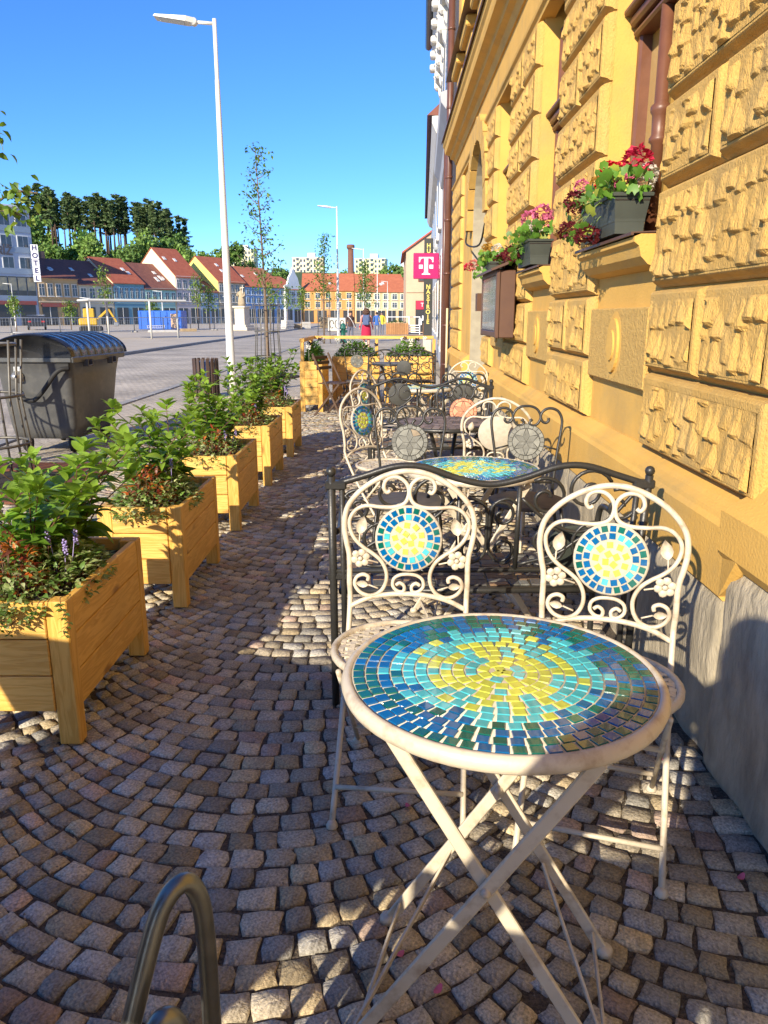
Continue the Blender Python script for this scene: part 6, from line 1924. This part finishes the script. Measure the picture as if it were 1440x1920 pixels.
def hair(parent, z, r_, m_, curly=False, length=.10):
    m = MB().ball((0, -.015, z), r_, 14, 10, None, None, (.95, 1.05, 1.0))
    if curly:
        for i in range(110):
            a = hr.uniform(0, 6.28); t_ = hr.uniform(-.9, 1)
            s_ = math.sqrt(1 - t_ * t_)
            y = s_ * math.sin(a)
            if y > .6: continue
            m.ball((r_ * 1.05 * s_ * math.cos(a), -.02 + r_ * 1.05 * y, z - .03 + r_ * 1.25 * t_), hr.uniform(.025, .042), 6, 4)
    return m.build('hair', m_, parent)
def face(parent, z, k=1.0):
    m = MB()
    for s in (-1, 1): m.ball((s * .03, .092, z + .01), .011, 6, 4)
    m.build('eyes', M_dark, parent)
    m = MB().ball((0, .105, z - .015), .014, 6, 4, None, None, (.8, 1, 1.5)); m.build('nose', M_skin, parent)
    m = MB().ball((0, .092, z - .048), .02, 8, 4, None, None, (1.2, .4, .35)); m.build('mouth', mat('lips', (.4, .12, .1)), parent)
    m = MB()
    for s in (-1, 1): m.ball((s * .078, .015, z), .022, 6, 5, None, None, (.4, .8, 1.3))
    m.build('ears', M_skin, parent)
# woman in red, walking away
M_red = mat('crimson_dress', (.42, .008, .05), (.34, .006, .04), 6, .8); M_pink = mat('pink_cardigan', (.62, .26, .22), (.54, .22, .19), 6, .85)
pw = thing('person', 'woman in crimson dress and pink cardigan walking away with a blue backpack', 'person', (-1.04, 31.9, -.022), R(3))
V, E = figure(1.66, .10, ((-.27, .0, .02), (.28, .02, .02)))
skin_body('body', V, E, [M_skin, M_pink, M_red], lambda c: 0 if c.z > 1.42 or c.z < .55 or (abs(c.x) > .2 and c.z < .93) else (1 if c.z > 1.0 else 2), pw)
m = MB()
rings = [(.15, .115, 1.06), (.185, .145, .92), (.20, .155, .75), (.205, .16, .58), (.21, .165, .47)]
v = []
for (a, b, z) in rings:
    for k in range(20): v.append((a * math.cos(2 * PI * k / 20), b * math.sin(2 * PI * k / 20) + .008 * math.sin(k * 3), z))
m.add(v, [(i * 20 + k, i * 20 + (k + 1) % 20, (i + 1) * 20 + (k + 1) % 20, (i + 1) * 20 + k) for i in range(4) for k in range(20)], None, True); m.build('skirt', M_red, pw)
hair(pw, 1.56, .108, mat('auburn_hair', (.10, .045, .025), (.06, .028, .018), 20, .6), True); face(pw, 1.55)
bp = thing('backpack', 'blue backpack on the back of the woman in red', 'backpack', (-1.035, 31.72, 0), R(3))
Mbp = mat('blue_fabric', (.08, .12, .24), (.06, .09, .19), 10, .8)
MB().cbox((0, -.02, 1.20), (.27, .14, .40), .04).build('bag', Mbp, bp); MB().cbox((0, -.10, 1.10), (.2, .05, .18), .02).build('pocket', Mbp, bp)
for s in (-1, 1): MB().tube(spline([(s * .1, .04, 1.38), (s * .11, .14, 1.42), (s * .12, .27, 1.33), (s * .12, .28, 1.18), (s * .13, .1, 1.03)], 4), .016, 6, False, None, None, True, (1.5, .4)).build('strap', Mbp, bp)
# man in brown jacket
M_brj = mat('dark_brown_jacket', (.075, .04, .035), (.055, .03, .028), 8, .8); M_jean = mat('grey_jeans', (.13, .14, .19), (.10, .11, .15), 8, .85)
pm = thing('person', 'person in dark brown jacket and grey jeans with a white shoulder strap', 'person', (-2.08, 39.5, -.022), R(-150))
V, E = figure(1.60, .06, ((-.27, .02, .0), (.27, .02, .0)))
skin_body('body', V, E, [M_skin, M_brj, M_jean], lambda c: 0 if c.z > 1.40 or (abs(c.x) > .2 and c.z < .87) else (1 if c.z > .86 else 2), pm)
hair(pm, 1.56, .092, mat('dark_hair', (.03, .018, .012), None, rough=.6)); face(pm, 1.50)
MB().tube(spline([(.14, .0, 1.38), (.05, .135, 1.25), (-.12, .14, .98), (-.2, .05, .88), (-.14, -.12, .95), (.02, -.13, 1.2), (.14, 0, 1.38)], 4), .03, 6, False, None, None, True, (1.2, .3)).build('shoulder_strap', Mtw, pm)
# two people in blue and yellow jackets farther on
for k, (x, y, c_, lb_) in enumerate(((-1.0, 52, (.03, .12, .42), 'distant person in a blue jacket just right of the woman'), (-.72, 56, (.68, .55, .03), 'distant person in a yellow jacket on the pavement'))):
    t = thing('person', lb_, 'person', (x, y, -.022), R(170 * k), 'people in bright jackets')
    Mj = mat('jacket%d' % k, c_, tuple(q * .8 for q in c_), 6, .7)
    V, E = figure(1.62, .1, ((-.26, .03, 0), (.26, .03, 0)))
    skin_body('body', V, E, [M_skin, Mj, M_jean], lambda c: 0 if c.z > 1.42 else (1 if c.z > .80 else 2), t)
    hair(t, 1.55, .09, mat('dark_hair', (.03, .018, .012))); face(t, 1.51)
# the photographer, just behind the camera
pp = thing('person', 'person taking the photograph, standing outside the picture at its bottom edge', 'person', (-.16, -.27, 0), R(-4))
V, E = figure(1.75, .04)
for i, q in ((16, (-.44, .02, 1.02, .05)), (17, (-.22, .15, 1.20, .032)), (18, (-.08, .18, 1.26, .032)), (20, (.30, .02, 1.10, .042)), (21, (.24, .13, 1.22, .032)), (22, (.22, .17, 1.28, .032))): V[i] = q
skin_body('body', V, E, [M_skin, mat('navy_jacket', (.03, .04, .08), None, rough=.85), M_jean], lambda c: 0 if c.z > 1.42 or (c.y > .25 and c.z > 1.0) else (1 if c.z > .88 else 2), pp)
hair(pp, 1.585, .1, mat('dark_hair', (.03, .018, .012))); face(pp, 1.55)

# folding board added out of view to shade the ground under the near table
mbd = thing('shadow_board', 'wooden folding board added out of view below the frame for its shadow', 'shadow board', (-.60, -.42, 0), R(-6))
for s in (-1, 1):
    q = MB(); M_ = T(0, s * .16, 0) @ RX(R(8) * s)
    for x in (-.29, .29): q.cbox((x, 0, .56), (.05, .03, 1.12), .004, M_)
    q.cbox((0, 0, 1.08), (.53, .03, .06), .004, M_); q.cbox((0, 0, .14), (.53, .03, .06), .004, M_)
    q.build('board_frame', WZ, mbd); MB().box((0, 0, .61), (.53, .012, .88), M_).build('chalk_panel', M_dark, mbd)
# ---------------------------------------------------------------- ordinals for look-alikes, counted from the left of the picture
ONES = ['', 'first', 'second', 'third', 'fourth', 'fifth', 'sixth', 'seventh', 'eighth', 'ninth', 'tenth', 'eleventh', 'twelfth', 'thirteenth', 'fourteenth', 'fifteenth', 'sixteenth', 'seventeenth', 'eighteenth', 'nineteenth']
TENS = {2: ('twentieth', 'twenty'), 3: ('thirtieth', 'thirty'), 4: ('fortieth', 'forty'), 5: ('fiftieth', 'fifty'), 6: ('sixtieth', 'sixty'), 7: ('seventieth', 'seventy')}
def ordinal(n):
    if n < 20: return ONES[n]
    a, b = divmod(n, 10)
    return TENS[a][0] if b == 0 else TENS[a][1] + '-' + ONES[b]
same = {}
for o in list(bpy.data.objects):
    if o.parent is None and o.get('label'): same.setdefault(o['label'], []).append(o)
for lab, os_ in same.items():
    if len(os_) > 1:
        os_.sort(key=lambda o: o.location.x / max(1.0, o.location.y))
        for i, o in enumerate(os_): o['label'] = lab + ', ' + ordinal(i + 1) + ' from the left'
